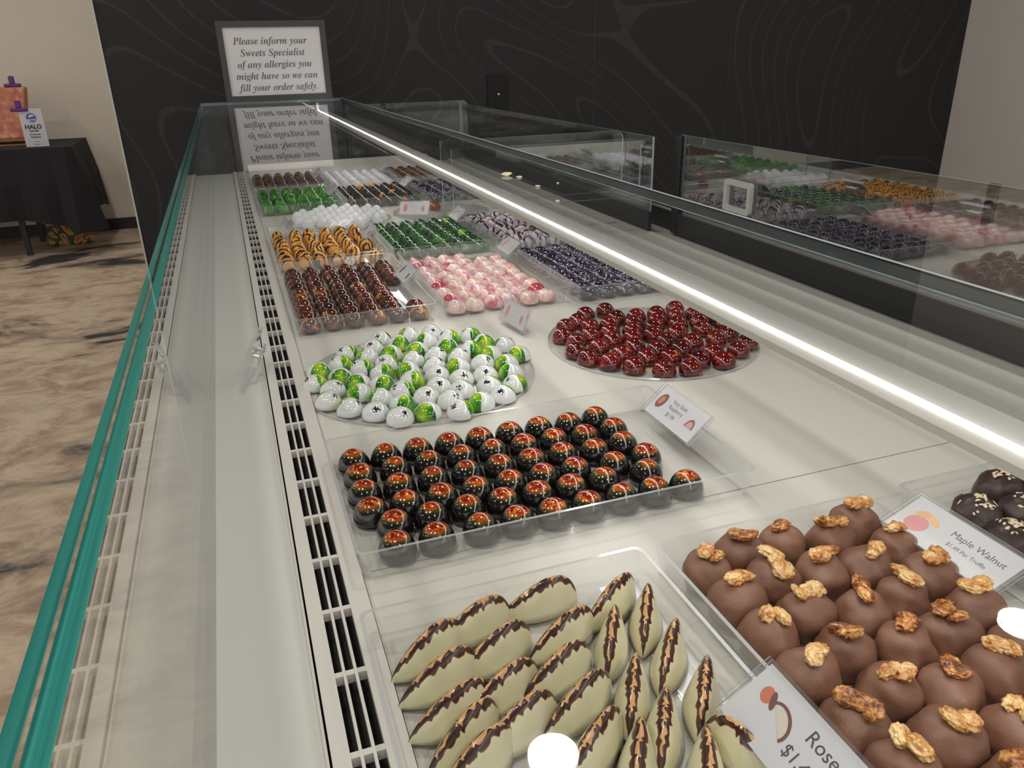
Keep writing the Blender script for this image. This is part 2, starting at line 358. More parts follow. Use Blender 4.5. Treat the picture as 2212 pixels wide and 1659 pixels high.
ORD = ['zeroth', 'first', 'second', 'third', 'fourth', 'fifth', 'sixth', 'seventh', 'eighth', 'ninth', 'tenth', 'eleventh', 'twelfth', 'thirteenth', 'fourteenth']
MATHLOW = {}
def ital(s):                        # slanted calligraphic letters
    out = ''
    for ch in s:
        if 'a' <= ch <= 'z': out += chr(0x1D482 + ord(ch) - 97)
        elif 'A' <= ch <= 'Z': out += chr(0x1D468 + ord(ch) - 65)
        else: out += ch
    return out
def text_mesh(body, size, align='LEFT', ext=0.0001, shear=0.0, bold=0.0, space=1.0):
    cu = bpy.data.curves.new('txt', 'FONT'); cu.body = body; cu.size = size; cu.align_x = align
    cu.extrude = ext; cu.shear = shear; cu.offset = bold; cu.space_character = space; cu.resolution_u = 3
    o = bpy.data.objects.new('txt', cu); C.objects.link(o)
    bpy.context.view_layer.update()
    me = bpy.data.meshes.new_from_object(o.evaluated_get(bpy.context.evaluated_depsgraph_get()))
    bpy.data.objects.remove(o); return me
def text(name, body, size, parent, loc, mt='ink', align='LEFT', **kw):
    me = text_mesh(body, size, align, **kw); me.materials.clear()
    o = link(name, me, parent, [mt]); o.location = loc; return o

# ------------------------------------------------------------------ room
WY = 9.0
FL = -EYE / H
CEIL = (2.75 - EYE) / H
struct(boxobj('floor', -22, 16, -9, 21, FL - 0.1, FL, 'floor'))
struct(boxobj('ceiling', -22, 16, -9, 21, CEIL, CEIL + 0.2, 'ceil'))
struct(boxobj('wall_back', -1.0, 9.85, WY, WY + 0.35, FL, CEIL, 'wallpaper'))
struct(boxobj('wall_right', 9.83, 10.2, 0.5, WY, FL, CEIL, 'wallr'))
struct(boxobj('wall_far', -22, 2.0, 20.62, 20.9, FL, CEIL, 'wallw'))
struct(boxobj('baseboard_far', -22, 2.0, 20.58, 20.62, FL, FL + 0.26, 'skirt'))
struct(boxobj('trim_1', -1.018, -1.0, WY - 0.012, WY + 0.36, FL, CEIL, 'trimw'))
bm = bmesh.new()
for x in (4.2, 6.05): boxU(bm, x, x + 0.006, WY - 0.004, WY, FL, CEIL)
struct(link('trim_2', bmd(bm, 'trim_2'), None, ['frame']))
# dark outlet cover on the wallpaper
o = empty('wall_outlet', P(3.0, WY, -0.43), 'black outlet cover on the dark contour-line wall above the display case', 'outlet')
bm = bmesh.new(); box(bm, (-0.044, -0.008, -0.075), (0.044, 0, 0.075)); bev(bm, 0.003); link('cover_plate', bmd(bm, 'cover_plate'), o, ['void'])
for z in (-0.032, 0.032):
    bm = bmesh.new(); box(bm, (-0.018, -0.011, z - 0.02), (0.018, -0.008, z + 0.02)); link('socket', bmd(bm, 'socket'), o, ['void'])
bm = bmesh.new(); box(bm, (-0.003, -0.012, -0.003), (0.003, -0.008, 0.003)); link('screw', bmd(bm, 'screw'), o, ['track'])

# ceiling downlights (their discs show as dots in every glossy shell)
lamps = []
first = None
def downlight(x, y, label):
    global first
    if first is None:
        o = empty('ceiling_light', P(0, 0, CEIL), label, 'ceiling light', 'recessed ceiling downlights')
        bm = bmesh.new(); bmesh.ops.create_circle(bm, cap_ends=True, segments=32, radius=0.068, matrix=Matrix.Translation((0, 0, -0.004)))
        for f in bm.faces:
            if f.normal.z > 0: f.normal_flip()
        a = link('diffuser', bmd(bm, 'diffuser'), o, ['lamp'])
        bm = bmesh.new()
        n = 32; ring = []
        for k in range(n):
            t = 2 * math.pi * k / n
            ring.append([bm.verts.new((r * math.cos(t), r * math.sin(t), z)) for r, z in ((0.068, -0.004), (0.072, -0.009), (0.086, -0.006), (0.088, 0.0))])
        for k in range(n):
            for j in range(3): bm.faces.new((ring[k][j], ring[k][j + 1], ring[(k + 1) % n][j + 1], ring[(k + 1) % n][j]))
        b = link('trim_ring', bmd(bm, 'trim_ring'), o, ['white']); first = (o, a, b)
    else:
        o = first[0].copy(); C.objects.link(o); o['label'] = label
        for ch in first[1:]: c = ch.copy(); C.objects.link(c); c.parent = o
    o.location = P(x, y, CEIL)
    return o
def mirror_spot(u, v, zp=-0.365):   # where a ceiling lamp must hang to be mirrored by the top glass at this pixel
    d = ray(u, v); r = (d[0] / -d[2], d[1] / -d[2]); k = -zp + (CEIL - zp); return r[0] * k, r[1] * k
sp = mirror_spot(1195, 1630); sp2 = mirror_spot(2208, 1345)
pts = [sp, sp2, (-3.2, 1.5), (-3.2, 6.0), (1.9, 7.3), (5.6, 7.0), (-3.2, -3.2), (1.6, -3.0), (6.0, -3.0), (-8, 2.0), (-8, 7.5), (-7.5, 13.0), (-3, 12.5), (-11, 13.0), (-3.2, 16.5), (-8, 17), (7.6, 2.6), (-12, 6.0), (-1.0, 0.2)]
pl = ['above the near end of the display case', 'above the staff side, nearest the tray of maple truffles', 'over the walkway beside the near half of the case', 'over the walkway beside the far half of the case', 'in front of the dark wall, over the case end', 'in front of the dark wall on the staff side', 'behind the camera over the walkway', 'behind the camera over the case', 'behind the camera on the staff side', 'over the open floor left of the walkway', 'over the open floor near the wall end', 'over the far open floor, middle', 'over the gap between dark wall and far wall', 'over the far open floor, leftmost', 'in front of the far beige wall, right', 'in front of the far beige wall, above the table', 'beside the grey right-hand wall', 'over the open floor, leftmost', 'right above the camera']
def seen_in_plate(x, y):
    p = Vector((x, y, 2 * ZPL - CEIL)); c = [sum(p[i] * ax[i] for i in range(3)) for ax in (RIGHT, DOWN, FWD)]
    if c[2] <= 0: return False
    u, v = 1106 + 1678 * c[0] / c[2], 829.5 + 1678 * c[1] / c[2]; hx = x * -ZPL / (CEIL - 2 * ZPL)
    return -80 < u < 2292 and -80 < v < 1740 and -0.2 < hx < 1.13
ZPL = -0.365
for (x, y), t in zip(pts, pl):
    if (x, y) not in (sp, sp2) and seen_in_plate(x, y): print('dropped', t); continue
    downlight(x, y, 'round white recessed ceiling light ' + t)

# ------------------------------------------------------------------ the display case
YN, YF = -0.6, 8.08
ZP = -0.365          # top of the glass plate
XI, XO = -0.160, -0.178
XB = 1.105           # rear edge of the plate
case = empty('display_case', P(1.1, 3.8, FL), 'long refrigerated glass display case with white deck full of chocolates', 'display case')
case_inv = Matrix.Translation(-case.location)
def part(o, parent=None):
    p = parent or case
    o.parent = p; o.matrix_parent_inverse = Matrix.Identity(4)
    if p is case: o.location = Vector(o.location) - case.location
    return o
part(boxobj('case_body', XI, 2.55, YN, YF + 0.1, FL, -1.09, 'body'))
# deck in two panels with a fine seam, and the flat strip before the front glass
bm = bmesh.new()
for a, b in ((YN, 1.380), (1.384, 4.20), (4.204, YF)): boxU(bm, 0.150, 1.90, a, b, -1.09, -1.0)
part(link('deck', bmd(bm, 'deck'), None, ['deck']))
bm = bmesh.new(); boxU(bm, 0.150, 1.9, YF - 0.04, YF - 0.005, -1.0, -0.93); part(link('deck_end_lip', bmd(bm, 'lip'), None, ['deck']))
bm = bmesh.new(); boxU(bm, XI, -0.0, YN, YF, -1.09, -1.0); part(link('front_strip', bmd(bm, 'front_strip'), None, ['panel']))
# air grille: raised frame with three columns of long slots
bm = bmesh.new()
boxU(bm, 0.000, 0.004, YN, YF, -1.06, -0.990)
g0 = 0.008
boxU(bm, g0, 0.036, YN, YF, -1.010, -0.985)
boxU(bm, 0.090, 0.128, YN, YF, -1.010, -0.985)
boxU(bm, 0.050, 0.055, YN, YF, -1.006, -0.986)
boxU(bm, 0.070, 0.075, YN, YF, -1.006, -0.986)
pitch = 0.178; y = YN + 0.083
while y < YF:
    boxU(bm, 0.034, 0.092, y, y + 0.012, -1.006, -0.987); y += pitch
part(link('air_grille', bmd(bm, 'grille'), None, ['grille']))
bm = bmesh.new(); boxU(bm, 0.0, 0.150, YN, YF, -1.088, -1.040); part(link('air_duct', bmd(bm, 'duct'), None, ['void']))
bm = bmesh.new(); boxU(bm, 0.131, 0.150, YN, YF, -1.05, -0.998); part(link('grille_rail', bmd(bm, 'rail'), None, ['grille']))
# front pane with polished teal edge
bm = bmesh.new(); fs = boxU(bm, XO, XI, YN, YF + 0.06, -1.25, ZP - 0.03)
for i in (1, 3): fs[i].material_index = 1
part(link('front_glass', bmd(bm, 'front_glass'), None, ['glass', 'teal']))
# top plate
bm = bmesh.new(); fs = boxU(bm, XO - 0.002, XB, YN, YF + 0.10, ZP - 0.028, ZP)
fs[0].material_index = 4; fs[3].material_index = 1; fs[2].material_index = 1; fs[4].material_index = 2; fs[5].material_index = 3
fs2 = boxU(bm, XB, XB + 0.010, YN, YF + 0.10, ZP - 0.004, ZP, 5); boxU(bm, XB, XB + 0.003, YN, YF + 0.10, ZP - 0.028, ZP - 0.0255, 1)
part(link('top_glass', bmd(bm, 'top_glass'), None, ['glass_top', 'glass_edge', 'teal', 'rim_dark', 'glass_under', 'rim_bright']))
# far end pane
bm = bmesh.new(); fs = boxU(bm, XI, XB, YF, YF + 0.02, -1.09, ZP - 0.03)
for i in (1,): fs[i].material_index = 1
part(link('end_glass', bmd(bm, 'end_glass'), None, ['glass', 'glass_edge']))
# LED bar under the rear edge of the plate
ZL = -0.47
bm = bmesh.new(); boxU(bm, 0.832, 0.866, YN, YF - 0.05, ZL - 0.012, ZL + 0.001)
part(link('lamp_housing', bmd(bm, 'housing'), None, ['rail_white']))
bm = bmesh.new()
n = 10
a, b = P(0.8735, YN, ZL), P(0.8735, YF - 0.05, ZL); rr = 0.0048 * H
va = []
for k in range(n):
    t = 2 * math.pi * k / n
    va.append((bm.verts.new((a.x + rr * math.cos(t), a.y, a.z + rr * math.sin(t))), bm.verts.new((b.x + rr * math.cos(t), b.y, b.z + rr * math.sin(t)))))
for k in range(n): bm.faces.new((va[k][0], va[(k + 1) % n][0], va[(k + 1) % n][1], va[k][1]))
part(link('light_strip', bmd(bm, 'strip'), None, ['led']))
part(boxobj('lamp_profile', 0.880, 0.962, YN, YF - 0.05, ZL - 0.014, ZL - 0.007, 'sill'))
part(boxobj('light_diffuser', 0.868, 0.960, YN, YF - 0.05, ZL - 0.020, ZL - 0.015, 'led_wide'))
for yy in (YN + .1, YF - 0.08): part(boxobj('lamp_bracket', 0.85, 0.87, yy, yy + 0.03, ZL, ZP - 0.029, 'track'))
# rear sill with the door tracks
part(boxobj('rear_sill', 1.90, 2.46, YN, YF + 0.02, -1.09, -1.004, 'sill'))
for x in (2.135, 2.275):
    part(boxobj('door_track', x, x + 0.010, YN, YF, -1.004, -0.990, 'track'))
part(boxobj('rear_rail', 2.43, 2.50, YN, YF + 0.02, -1.09, -0.875, 'rail_black'))
part(boxobj('rail_trim', 2.42, 2.43, YN, YF + 0.02, -0.885, -0.875, 'track'))
# sliding rear doors
def pane_yz(name, x, y0, y1, z0, z1, parent, m='door_glass', rad=0.0):
    bm = bmesh.new(); fs = boxU(bm, x, x + 0.012, y0, y1, z0, z1)
    for i in (1, 2, 3): fs[i].material_index = 1
    return part(link(name, bmd(bm, name), None, [m, 'glass_edge']), parent)
def door(x, y0, y1, z1, handle=True):
    d = bpy.data.objects.new('sliding_door', None); C.objects.link(d); d.parent = case; d.location = P(x, (y0 + y1) / 2, -0.88) - case.location
    def sub(o): o.parent = d; o.location = Vector(o.location) - (P(x, (y0 + y1) / 2, -0.88)); return o
    bm = bmesh.new(); fs = boxU(bm, x, x + 0.012, y0, y1, -0.88, z1)
    for i in (1, 2, 3): fs[i].material_index = 1
    sub(link('door_pane', bmd(bm, 'door_pane'), None, ['door_glass', 'glass_edge']))
    sub(boxobj('bottom_rail', x - 0.004, x + 0.016, y0, y1, -0.99, -0.875, 'rail_black'))
    if handle:
        hy, hz, hw, hh, t = y1 - 0.58, -0.690, 0.112, 0.078, 0.026
        bm = bmesh.new()
        def rr_(w, h, r, n=5):
            out = []
            for cx, cz, a0 in ((w - r, h - r, 0), (-w + r, h - r, 90), (-w + r, -h + r, 180), (w - r, -h + r, 270)):
                for k in range(n + 1):
                    a = math.radians(a0 + 90 * k / n); out.append((cx + r * math.cos(a), cz + r * math.sin(a)))
            return out
        oo, ii = rr_(hw, hh, 0.02), rr_(hw - t, hh - t, 0.006)
        xs = (x - 0.022, x - 0.001)
        V = [[[bm.verts.new(P(xx, hy + p[0], hz + p[1])) for p in L] for L in (oo, ii)] for xx in xs]
        n = len(oo)
        for k in range(n):
            j = (k + 1) % n
            bm.faces.new((V[0][0][k], V[0][0][j], V[0][1][j], V[0][1][k])); bm.faces.new((V[1][0][k], V[1][1][k], V[1][1][j], V[1][0][j]))
            bm.faces.new((V[0][0][k], V[1][0][k], V[1][0][j], V[0][0][j])); bm.faces.new((V[0][1][k], V[0][1][j], V[1][1][j], V[1][1][k]))
        bmesh.ops.recalc_face_normals(bm, faces=bm.faces)
        sub(link('door_handle', bmd(bm, 'door_handle'), None, [edge_mat('handle_plastic', (0.62, 0.62, 0.6, 1), 0.3, 0.35)]))
    return d, sub
d1, s1 = door(2.38, 0.2, 3.93, -0.44)
s1(boxobj('door_stile', 2.37, 2.405, 3.93, 3.985, -0.99, -0.445, 'rail_black'))
s1(boxobj('dark_upright', 2.393, 2.41, 1.95, 1.985, -0.61, -0.44, 'rail_black'))  # short black upright bar behind the near door pane
d2, s2 = door(2.27, 4.06, 8.02, -0.455, False)
# upright cross panes behind the plate, rounded upper corner with a polished rim
def cross_pane(y, x0, x1, z0, z1):
    pts = [(x0, z0), (x1, z0), (x1, z1 - 0.05)]
    for k in range(1, 6):
        a = math.radians(90 * k / 6); pts.append((x1 - 0.05 + 0.05 * math.cos(a), z1 - 0.05 + 0.05 * math.sin(a)))
    pts += [(x1 - 0.05, z1), (x0, z1)]
    bm = bmesh.new()
    A = [bm.verts.new(P(p[0], y, p[1])) for p in pts]; B = [bm.verts.new(P(p[0], y + 0.016, p[1])) for p in pts]
    bm.faces.new(A); bm.faces.new(B[::-1])
    for k in range(len(pts)):
        j = (k + 1) % len(pts); f = bm.faces.new((A[k], B[k], B[j], A[j])); f.material_index = 1
    bmesh.ops.recalc_face_normals(bm, faces=bm.faces)
    return part(link('cross_pane', bmd(bm, 'cross_pane'), None, ['glass', 'glass_edge']))
cross_pane(4.17, 1.12, 2.26, -0.80, -0.47); cross_pane(4.40, 1.12, 2.26, -0.80, -0.445)
cross_pane(YF - 0.02, 1.12, 2.36, -0.99, -0.43); cross_pane(7.75, 1.12, 2.26, -0.86, -0.50)

# framed notice on the far end of the plate
fo = empty('framed_sign', P(0.535, 8.08, ZP), 'black-framed notice about allergies standing on the far end of the top glass', 'sign')
fw, fh = 0.482 * H, 0.685 * H
bm = bmesh.new(); t = 0.052 * H
for lo, hi in (((-fw, 0, 0), (fw, 0.018, t)), ((-fw, 0, fh - t), (fw, 0.018, fh)), ((-fw, 0, t), (-fw + t, 0.018, fh - t)), ((fw - t, 0, t), (fw, 0.018, fh - t))): box(bm, lo, hi)
link('frame', bmd(bm, 'frame'), fo, ['frame'])
bm = bmesh.new(); box(bm, (-fw + t, 0.006, t), (fw - t, 0.010, fh - t)); link('paper', bmd(bm, 'paper'), fo, ['pap'])
bm = bmesh.new(); box(bm, (fw * 0.55, 0.012, 0.0), (fw * 1.02, 0.05, 0.008)); link('easel_foot', bmd(bm, 'foot'), fo, ['frame'])
for k, s_ in enumerate(['Please inform your', 'Sweets Specialist', 'of any allergies you', 'might have so we can', 'fill your order safely.']):
    o = text('lettering', ital(s_), 0.0300, fo, (-0.002 + 0.003 * (k - 2), 0.0055, fh - t - 0.050 - k * 0.0348), 'greyink', 'CENTER', bold=0.0)
    o.rotation_euler = (math.pi / 2, 0, 0)
fo.rotation_euler = (0, 0, 0)

# ------------------------------------------------------------------ trays, plates, cards
TZ = -0.996
def rrect(x0, x1, y0, y1, r, n=4):
    out = []
    for cx, cy, a0 in ((x1 - r, y1 - r, 0), (x0 + r, y1 - r, 90), (x0 + r, y0 + r, 180), (x1 - r, y0 + r, 270)):
        for k in range(n + 1):
            a = math.radians(a0 + 90 * k / n); out.append((cx + r * math.cos(a), cy + r * math.sin(a)))
    return out
def tray(x0, x1, y0, y1, label, group='clear acrylic trays of chocolates', hgt=0.075, flare=0.012):
    o = empty('acrylic_tray', P((x0 + x1) / 2, (y0 + y1) / 2, -1.0), label, 'tray', group)
    c = Vector(o.location)
    def loops(defs):
        L = []
        for dz, off in defs:
            L.append([P(px, py, -1.0 + dz) - c for px, py in rrect(x0 - off, x1 + off, y0 - off, y1 + off, 0.018)])
        return L
    th = 0.0075
    bm = bmesh.new()
    defs = [(0.004, 0), (hgt, flare), (hgt, flare - th), (0.0115, -th)]
    V = [[bm.verts.new(p) for p in l] for l in loops(defs)]
    n = len(V[0])
    for i in range(3):
        for k in range(n):
            j = (k + 1) % n; f = bm.faces.new((V[i][k], V[i][j], V[i + 1][j], V[i + 1][k]))
            if i == 1: f.material_index = 1
            elif (k % 5) != 4: f.material_index = 0
    link('tray_wall', bmd(bm, 'tray_wall'), o, ['acrylic', 'acrylic_edge'])
    bm = bmesh.new()
    for z, o_ in ((0.004, -0.001), (0.0108, -th - 0.001)):
        vs = [bm.verts.new(P(px, py, -1.0 + z) - c) for px, py in rrect(x0 - o_, x1 + o_, y0 - o_, y1 + o_, 0.018)]
        bm.faces.new(vs)
    link('tray_floor', bmd(bm, 'tray_floor'), o, ['acrylic_floor'])
    for px in (x0 + 0.006, x1 - 0.006):      # small clear studs stand the tray off the deck
        for py in (y0 + 0.006, y1 - 0.006):
            q = P(px, py, -1.0) - c; bm = bmesh.new()
            bmesh.ops.create_cone(bm, cap_ends=True, segments=12, radius1=0.0026, radius2=0.003, depth=0.0014, matrix=Matrix.Translation(Vector((0, 0, 0.0007))))
            link('corner_foot', bmd(bm, 'corner_foot'), o, ['acrylic']).location = q
    return o
def plate(cx, cy, r, label):
    o = empty('round_plate', P(cx, cy, -0.9985), label, 'plate', None)
    bm = bmesh.new(); n = 72; rr = r * H
    prof = [(0, 0.0), (rr, 0.0), (rr + 0.0008, 0.0015), (rr, 0.003), (0, 0.003)]
    rings = []
    for q, (pr, pz) in enumerate(prof):
        rings.append([bm.verts.new((0, 0, pz))] if pr == 0 else [bm.verts.new((pr * math.cos(2 * math.pi * k / n), pr * math.sin(2 * math.pi * k / n), pz)) for k in range(n)])
    for k in range(n):
        j = (k + 1) % n
        bm.faces.new((rings[0][0], rings[1][j], rings[1][k])); bm.faces.new((rings[4][0], rings[3][k], rings[3][j]))
        for i in (1, 2):
            f = bm.faces.new((rings[i][k], rings[i][j], rings[i + 1][j], rings[i + 1][k])); f.material_index = 1
    link('plate_disc', bmd(bm, 'plate_disc'), o, ['acrylic_floor', 'acrylic_edge']); return o

def card(x, y, z, L, Wd, label, lines=(), pic=None, tilt=38, yaw=0.0, blank=False, facing=True, stand=True, pic2=None):
    # card lies with its long side along the case, top edge towards the staff, tilted to the customer
    o = empty('card_holder', P(x, y, z), label, 'price card', 'price cards on the trays' if not blank else 'empty card clips')
    o.rotation_euler = Matrix.Rotation(math.radians(yaw), 4, 'Z').to_euler()
    # local frame: u along -Y (reading direction), v up the card, n normal
    R = Matrix(((0, math.cos(math.radians(tilt)), -math.sin(math.radians(tilt)), 0), (-1, 0, 0, 0), (0, math.sin(math.radians(tilt)), math.cos(math.radians(tilt)), 0), (0, 0, 0, 1)))
    l, w = L * H / 2, Wd * H / 2
    def sub(o2, off=(0, 0, 0)):
        o2.parent = o; o2.matrix_local = R @ Matrix.Translation(off); return o2
    bm = bmesh.new(); fs = box(bm, (-l - 0.003, -w - 0.002, 0.0009), (l + 0.003, w + 0.002, 0.0022))
    for i in (2, 3, 4, 5): fs[i].material_index = 1
    sub(link('clear_sleeve', bmd(bm, 'sleeve'), None, ['sleeve', 'acrylic_edge']))
    bm = bmesh.new(); fs = box(bm, (-l - 0.003, -w - 0.002, -0.0026), (l + 0.003, w + 0.002, -0.0012))
    for i in (2, 3, 4, 5): fs[i].material_index = 1
    sub(link('backing_sleeve', bmd(bm, 'sleeve'), None, ['acrylic', 'acrylic_edge']))
    if not blank:
        bm = bmesh.new(); box(bm, (-l, -w, -0.0008), (l, w, 0.0)); sub(link('printed_card', bmd(bm, 'card'), None, ['card']))
    for s in (-1, 1):        # two small legs of the clip reaching down to the rim
        bm = bmesh.new(); bmesh.ops.create_cone(bm, cap_ends=True, segments=8, radius1=0.0022, radius2=0.0022, depth=0.012, matrix=Matrix.Translation((0.35 * l * s, 0.1 * w, -0.008)))
        sub(link('clip_leg', bmd(bm, 'clip_leg'), None, ['acrylic_edge']))
    bm = bmesh.new(); box(bm, (-0.5 * l, -0.25 * w, -0.0125), (0.5 * l, 0.45 * w, -0.0100))
    sub(link('clip', bmd(bm, 'clip'), None, ['acrylic_edge']))
    for body, size, ux, vy, mt in lines:
        me = text_mesh(body, size, 'LEFT', ext=0.00004); me.materials.clear()
        sub(link('lettering', me, None, [mt]), (ux * l, vy * w, 0.0001))
    for pc in (pic, pic2):
        if pc:
            for shp in pc:
                bm = bmesh.new(); cx, cy, rx, ry, rot, c0, a0, a1 = shp
                n = 24; vs = []
                for k in range(n + 1):
                    a = math.radians(a0 + (a1 - a0) * k / n); px, py = rx * math.cos(a), ry * math.sin(a)
                    q = math.radians(rot); vs.append((cx * l + (px * math.cos(q) - py * math.sin(q)) * w, cy * w + (px * math.sin(q) + py * math.cos(q)) * w))
                if abs(a1 - a0) >= 360: vs = vs[:-1]
                lo = [bm.verts.new((p[0], p[1], 0.00002)) for p in vs]; hi = [bm.verts.new((p[0], p[1], 0.00012 + 0.00006 * pc.index(shp))) for p in vs]
                bm.faces.new(hi); bm.faces.new(lo[::-1])
                for k in range(len(vs)): bm.faces.new((lo[k], lo[(k + 1) % len(vs)], hi[(k + 1) % len(vs)], hi[k]))
                key = 'print_%d_%d_%d' % tuple(c0[:3])
                if key not in MT: MT[key] = plain(key, sr(*c0), 0.6)
                sub(link('printed_picture', bmd(bm, 'pic'), None, [key]))
    return o

C1, C2, C3 = (0.148, 0.690), (0.742, 1.288), (1.335, 1.88)
tray(0.106, 0.655, 0.10, 1.155, 'clear acrylic tray nearest the camera holding striped ivory leaf chocolates')
tray(0.705, 1.215, 0.10, 1.155, 'clear acrylic tray of milk chocolate truffles topped with candied walnut')
tray(1.330, 1.86, 0.10, 1.155, 'clear acrylic tray at right edge holding dark truffles with coconut flakes')
tray(0.130, 1.062, 1.350, 1.880, 'wide clear acrylic tray of black domes with red swirl crowns')
tray(*C1, 2.965, 3.90, 'clear acrylic tray of brown and amber dome bonbons beside the grille')
tray(*C2, 2.965, 3.90, 'clear acrylic tray of marbled pink bonbons')
tray(*C3, 2.93, 3.86, 'clear acrylic tray of dark violet bonbons beside the light strip')
tray(*C1, 3.985, 4.86, 'clear acrylic tray of orange tiger-striped bonbons')
tray(*C2, 3.985, 4.86, 'clear acrylic tray of emerald green dome bonbons')
tray(*C3, 3.94, 4.86, 'clear acrylic tray of lilac bonbons with dark stripes')
tray(*C1, 5.62, 6.48, 'clear acrylic tray of bright green bonbons in the second row from the far end')
tray(*C2, 5.62, 6.48, 'clear acrylic tray of black bonbons splashed with orange')
tray(*C3, 5.62, 6.48, 'clear acrylic tray of navy bonbons with pale streaks')
tray(*C1, 6.58, 7.42, 'clear acrylic tray of plain brown bonbons at the far left corner of the deck')
tray(*C2, 6.58, 7.42, 'clear acrylic tray of plain white bonbons at the far end')
tray(*C3, 6.58, 7.42, 'clear acrylic tray of bronze bonbons at the far right corner of the deck')
plate(0.490, 2.405, 0.392, 'round clear plate of white bonbons with green leaf pattern')
plate(1.378, 2.405, 0.385, 'round clear plate of glossy ruby red bonbons')
plate(0.62, 5.24, 0.34, 'round clear plate of plain white egg-shaped bonbons')
plate(1.32, 5.26, 0.33, 'round clear plate holding one single bronze bonbon')

WALN = (226, 168, 104)
card(1.222, 0.925, -0.900, 0.250, 0.100, 'price card reading Maple Walnut clipped to the walnut truffle tray', [('Maple Walnut', 0.0074, -0.12, 0.16, 'ink'), ('$1.49 Per Truffle', 0.0045, -0.04, -0.30, 'greyink')],
     [(-0.64, -0.22, 0.50, 0.42, 10, (214, 130, 130), 0, 360), (-0.68, 0.32, 0.34, 0.18, 20, WALN, 0, 360), (-0.46, 0.28, 0.34, 0.16, -25, (236, 178, 110), 0, 360)], tilt=24)
card(0.625, 0.580, -0.902, 0.34, 0.105, 'price card reading Rose Caramel clipped between leaf tray and walnut tray', [('Rose Caramel', 0.0105, -0.30, 0.25, 'ink'), ('$1.49 Per Chocolate', 0.0095, -0.36, -0.45, 'ink')],
     [(-0.80, 0.30, 0.22, 0.26, 30, (196, 104, 70), 0, 360), (-0.72, 0.30, 0.10, 0.28, 30, (104, 50, 36), 0, 360), (-0.56, 0.0, 0.58, 0.42, -38, (104, 56, 50), 0, 180), (-0.56, 0.0, 0.48, 0.32, -38, (206, 196, 180), 0, 180)], tilt=34)
card(1.035, 1.655, -0.908, 0.225, 0.090, 'price card reading Very Dark Raspberry on the wide tray of red-crowned domes', [('Very Dark', 0.0058, -0.36, 0.38, 'greyink'), ('Raspberry', 0.0058, -0.36, -0.02, 'greyink'), ('$1.99', 0.0062, -0.26, -0.52, 'greyink')],
     [(-0.72, 0.1, 0.38, 0.55, -15, (120, 52, 44), 0, 360), (-0.74, 0.12, 0.20, 0.32, -15, (196, 110, 70), 0, 360)], tilt=42,
     pic2=[(0.66, -0.30, 0.40, 0.60, 0, (130, 66, 60), 0, 180), (0.66, -0.28, 0.28, 0.42, 0, (206, 150, 150), 0, 180)])
def small(x, y, label, c1, c2, yaw=0, tilt=40, z=-0.905):
    card(x, y, z, 0.185, 0.085, label, [('\u2013\u2013\u2013', 0.004, -0.2, 0.2, 'greyink'), ('\u2013\u2013', 0.004, -0.15, -0.2, 'greyink')],
         [(-0.62, 0.0, 0.30, 0.62, -10, c1, 0, 360)], tilt=tilt, yaw=yaw, pic2=[(0.64, -0.15, 0.26, 0.42, 0, c2, 0, 360)])
small(0.675, 3.42, 'small price card with brown pictures on the amber brown bonbon tray', (110, 60, 60), (120, 50, 56))
small(0.675, 4.42, 'small price card with brown pictures on the tiger-striped bonbon tray', (120, 90, 84), (110, 84, 80))
small(1.275, 3.72, 'small price card with coral pictures at the back of the pink bonbon tray', (232, 140, 128), (236, 150, 140))
small(1.275, 4.68, 'small price card with olive pictures at the back of the emerald tray', (170, 184, 120), (150, 160, 110))
small(1.07, 4.98, 'small price card with orange pictures standing behind the emerald tray', (214, 120, 92), (190, 130, 104), yaw=62, tilt=60)
small(0.675, 6.98, 'small price card on the plain brown tray at the far end', (120, 110, 104), (120, 110, 104))
small(0.675, 6.02, 'small price card on the bright green bonbon tray', (150, 160, 140), (150, 160, 140))
small(1.275, 7.1, 'small price card on the plain white tray at the far end', (160, 158, 160), (150, 150, 150))
small(1.275, 6.16, 'small price card on the orange-splashed black bonbon tray', (150, 150, 156), (120, 120, 130))
small(0.955, 2.735, 'upright price card with pink pictures standing between white plate and red plate', (214, 150, 150), (206, 140, 146), yaw=8, tilt=68, z=-0.94)
card(-0.030, 2.62, -0.915, 0.20, 0.11, 'empty clear card clip standing on the air grille beside the white plate', blank=True, tilt=70, yaw=-12)
card(0.245, 4.93, -0.945, 0.16, 0.10, 'empty clear card clip standing on the deck behind the tiger-striped tray', blank=True, tilt=70, yaw=5)

# ------------------------------------------------------------------ bonbons
def dome_mesh(name, R, Hh, ax=1.0, ay=1.0, pw=1.0, n=28, k=9, m='b_dark'):
    bm = bmesh.new(); rings = []
    rings.append([bm.verts.new((0, 0, Hh))])
    for i in range(1, k + 1):
        t = math.pi / 2 * (1 - i / k)
        r = R * math.cos(t) ** pw; z = Hh * math.sin(t) ** 0.98
        rings.append([bm.verts.new((r * ax * math.cos(2 * math.pi * q / n), r * ay * math.sin(2 * math.pi * q / n), z + 0.0012)) for q in range(n)])
    rings[0][0].co.z += 0.0012
    rings.append([bm.verts.new((v.co.x * 0.97, v.co.y * 0.97, 0)) for v in rings[-1]])
    for q in range(n):
        j = (q + 1) % n; bm.faces.new((rings[0][0], rings[1][q], rings[1][j]))
        for i in range(1, k + 1): bm.faces.new((rings[i][q], rings[i + 1][q], rings[i + 1][j], rings[i][j]))
    bm.faces.new(rings[-1][::-1])
    me = bmd(bm, name); me.materials.append(MT[m])
    for p in me.polygons: p.use_smooth = len(p.vertices) < 6
    return me
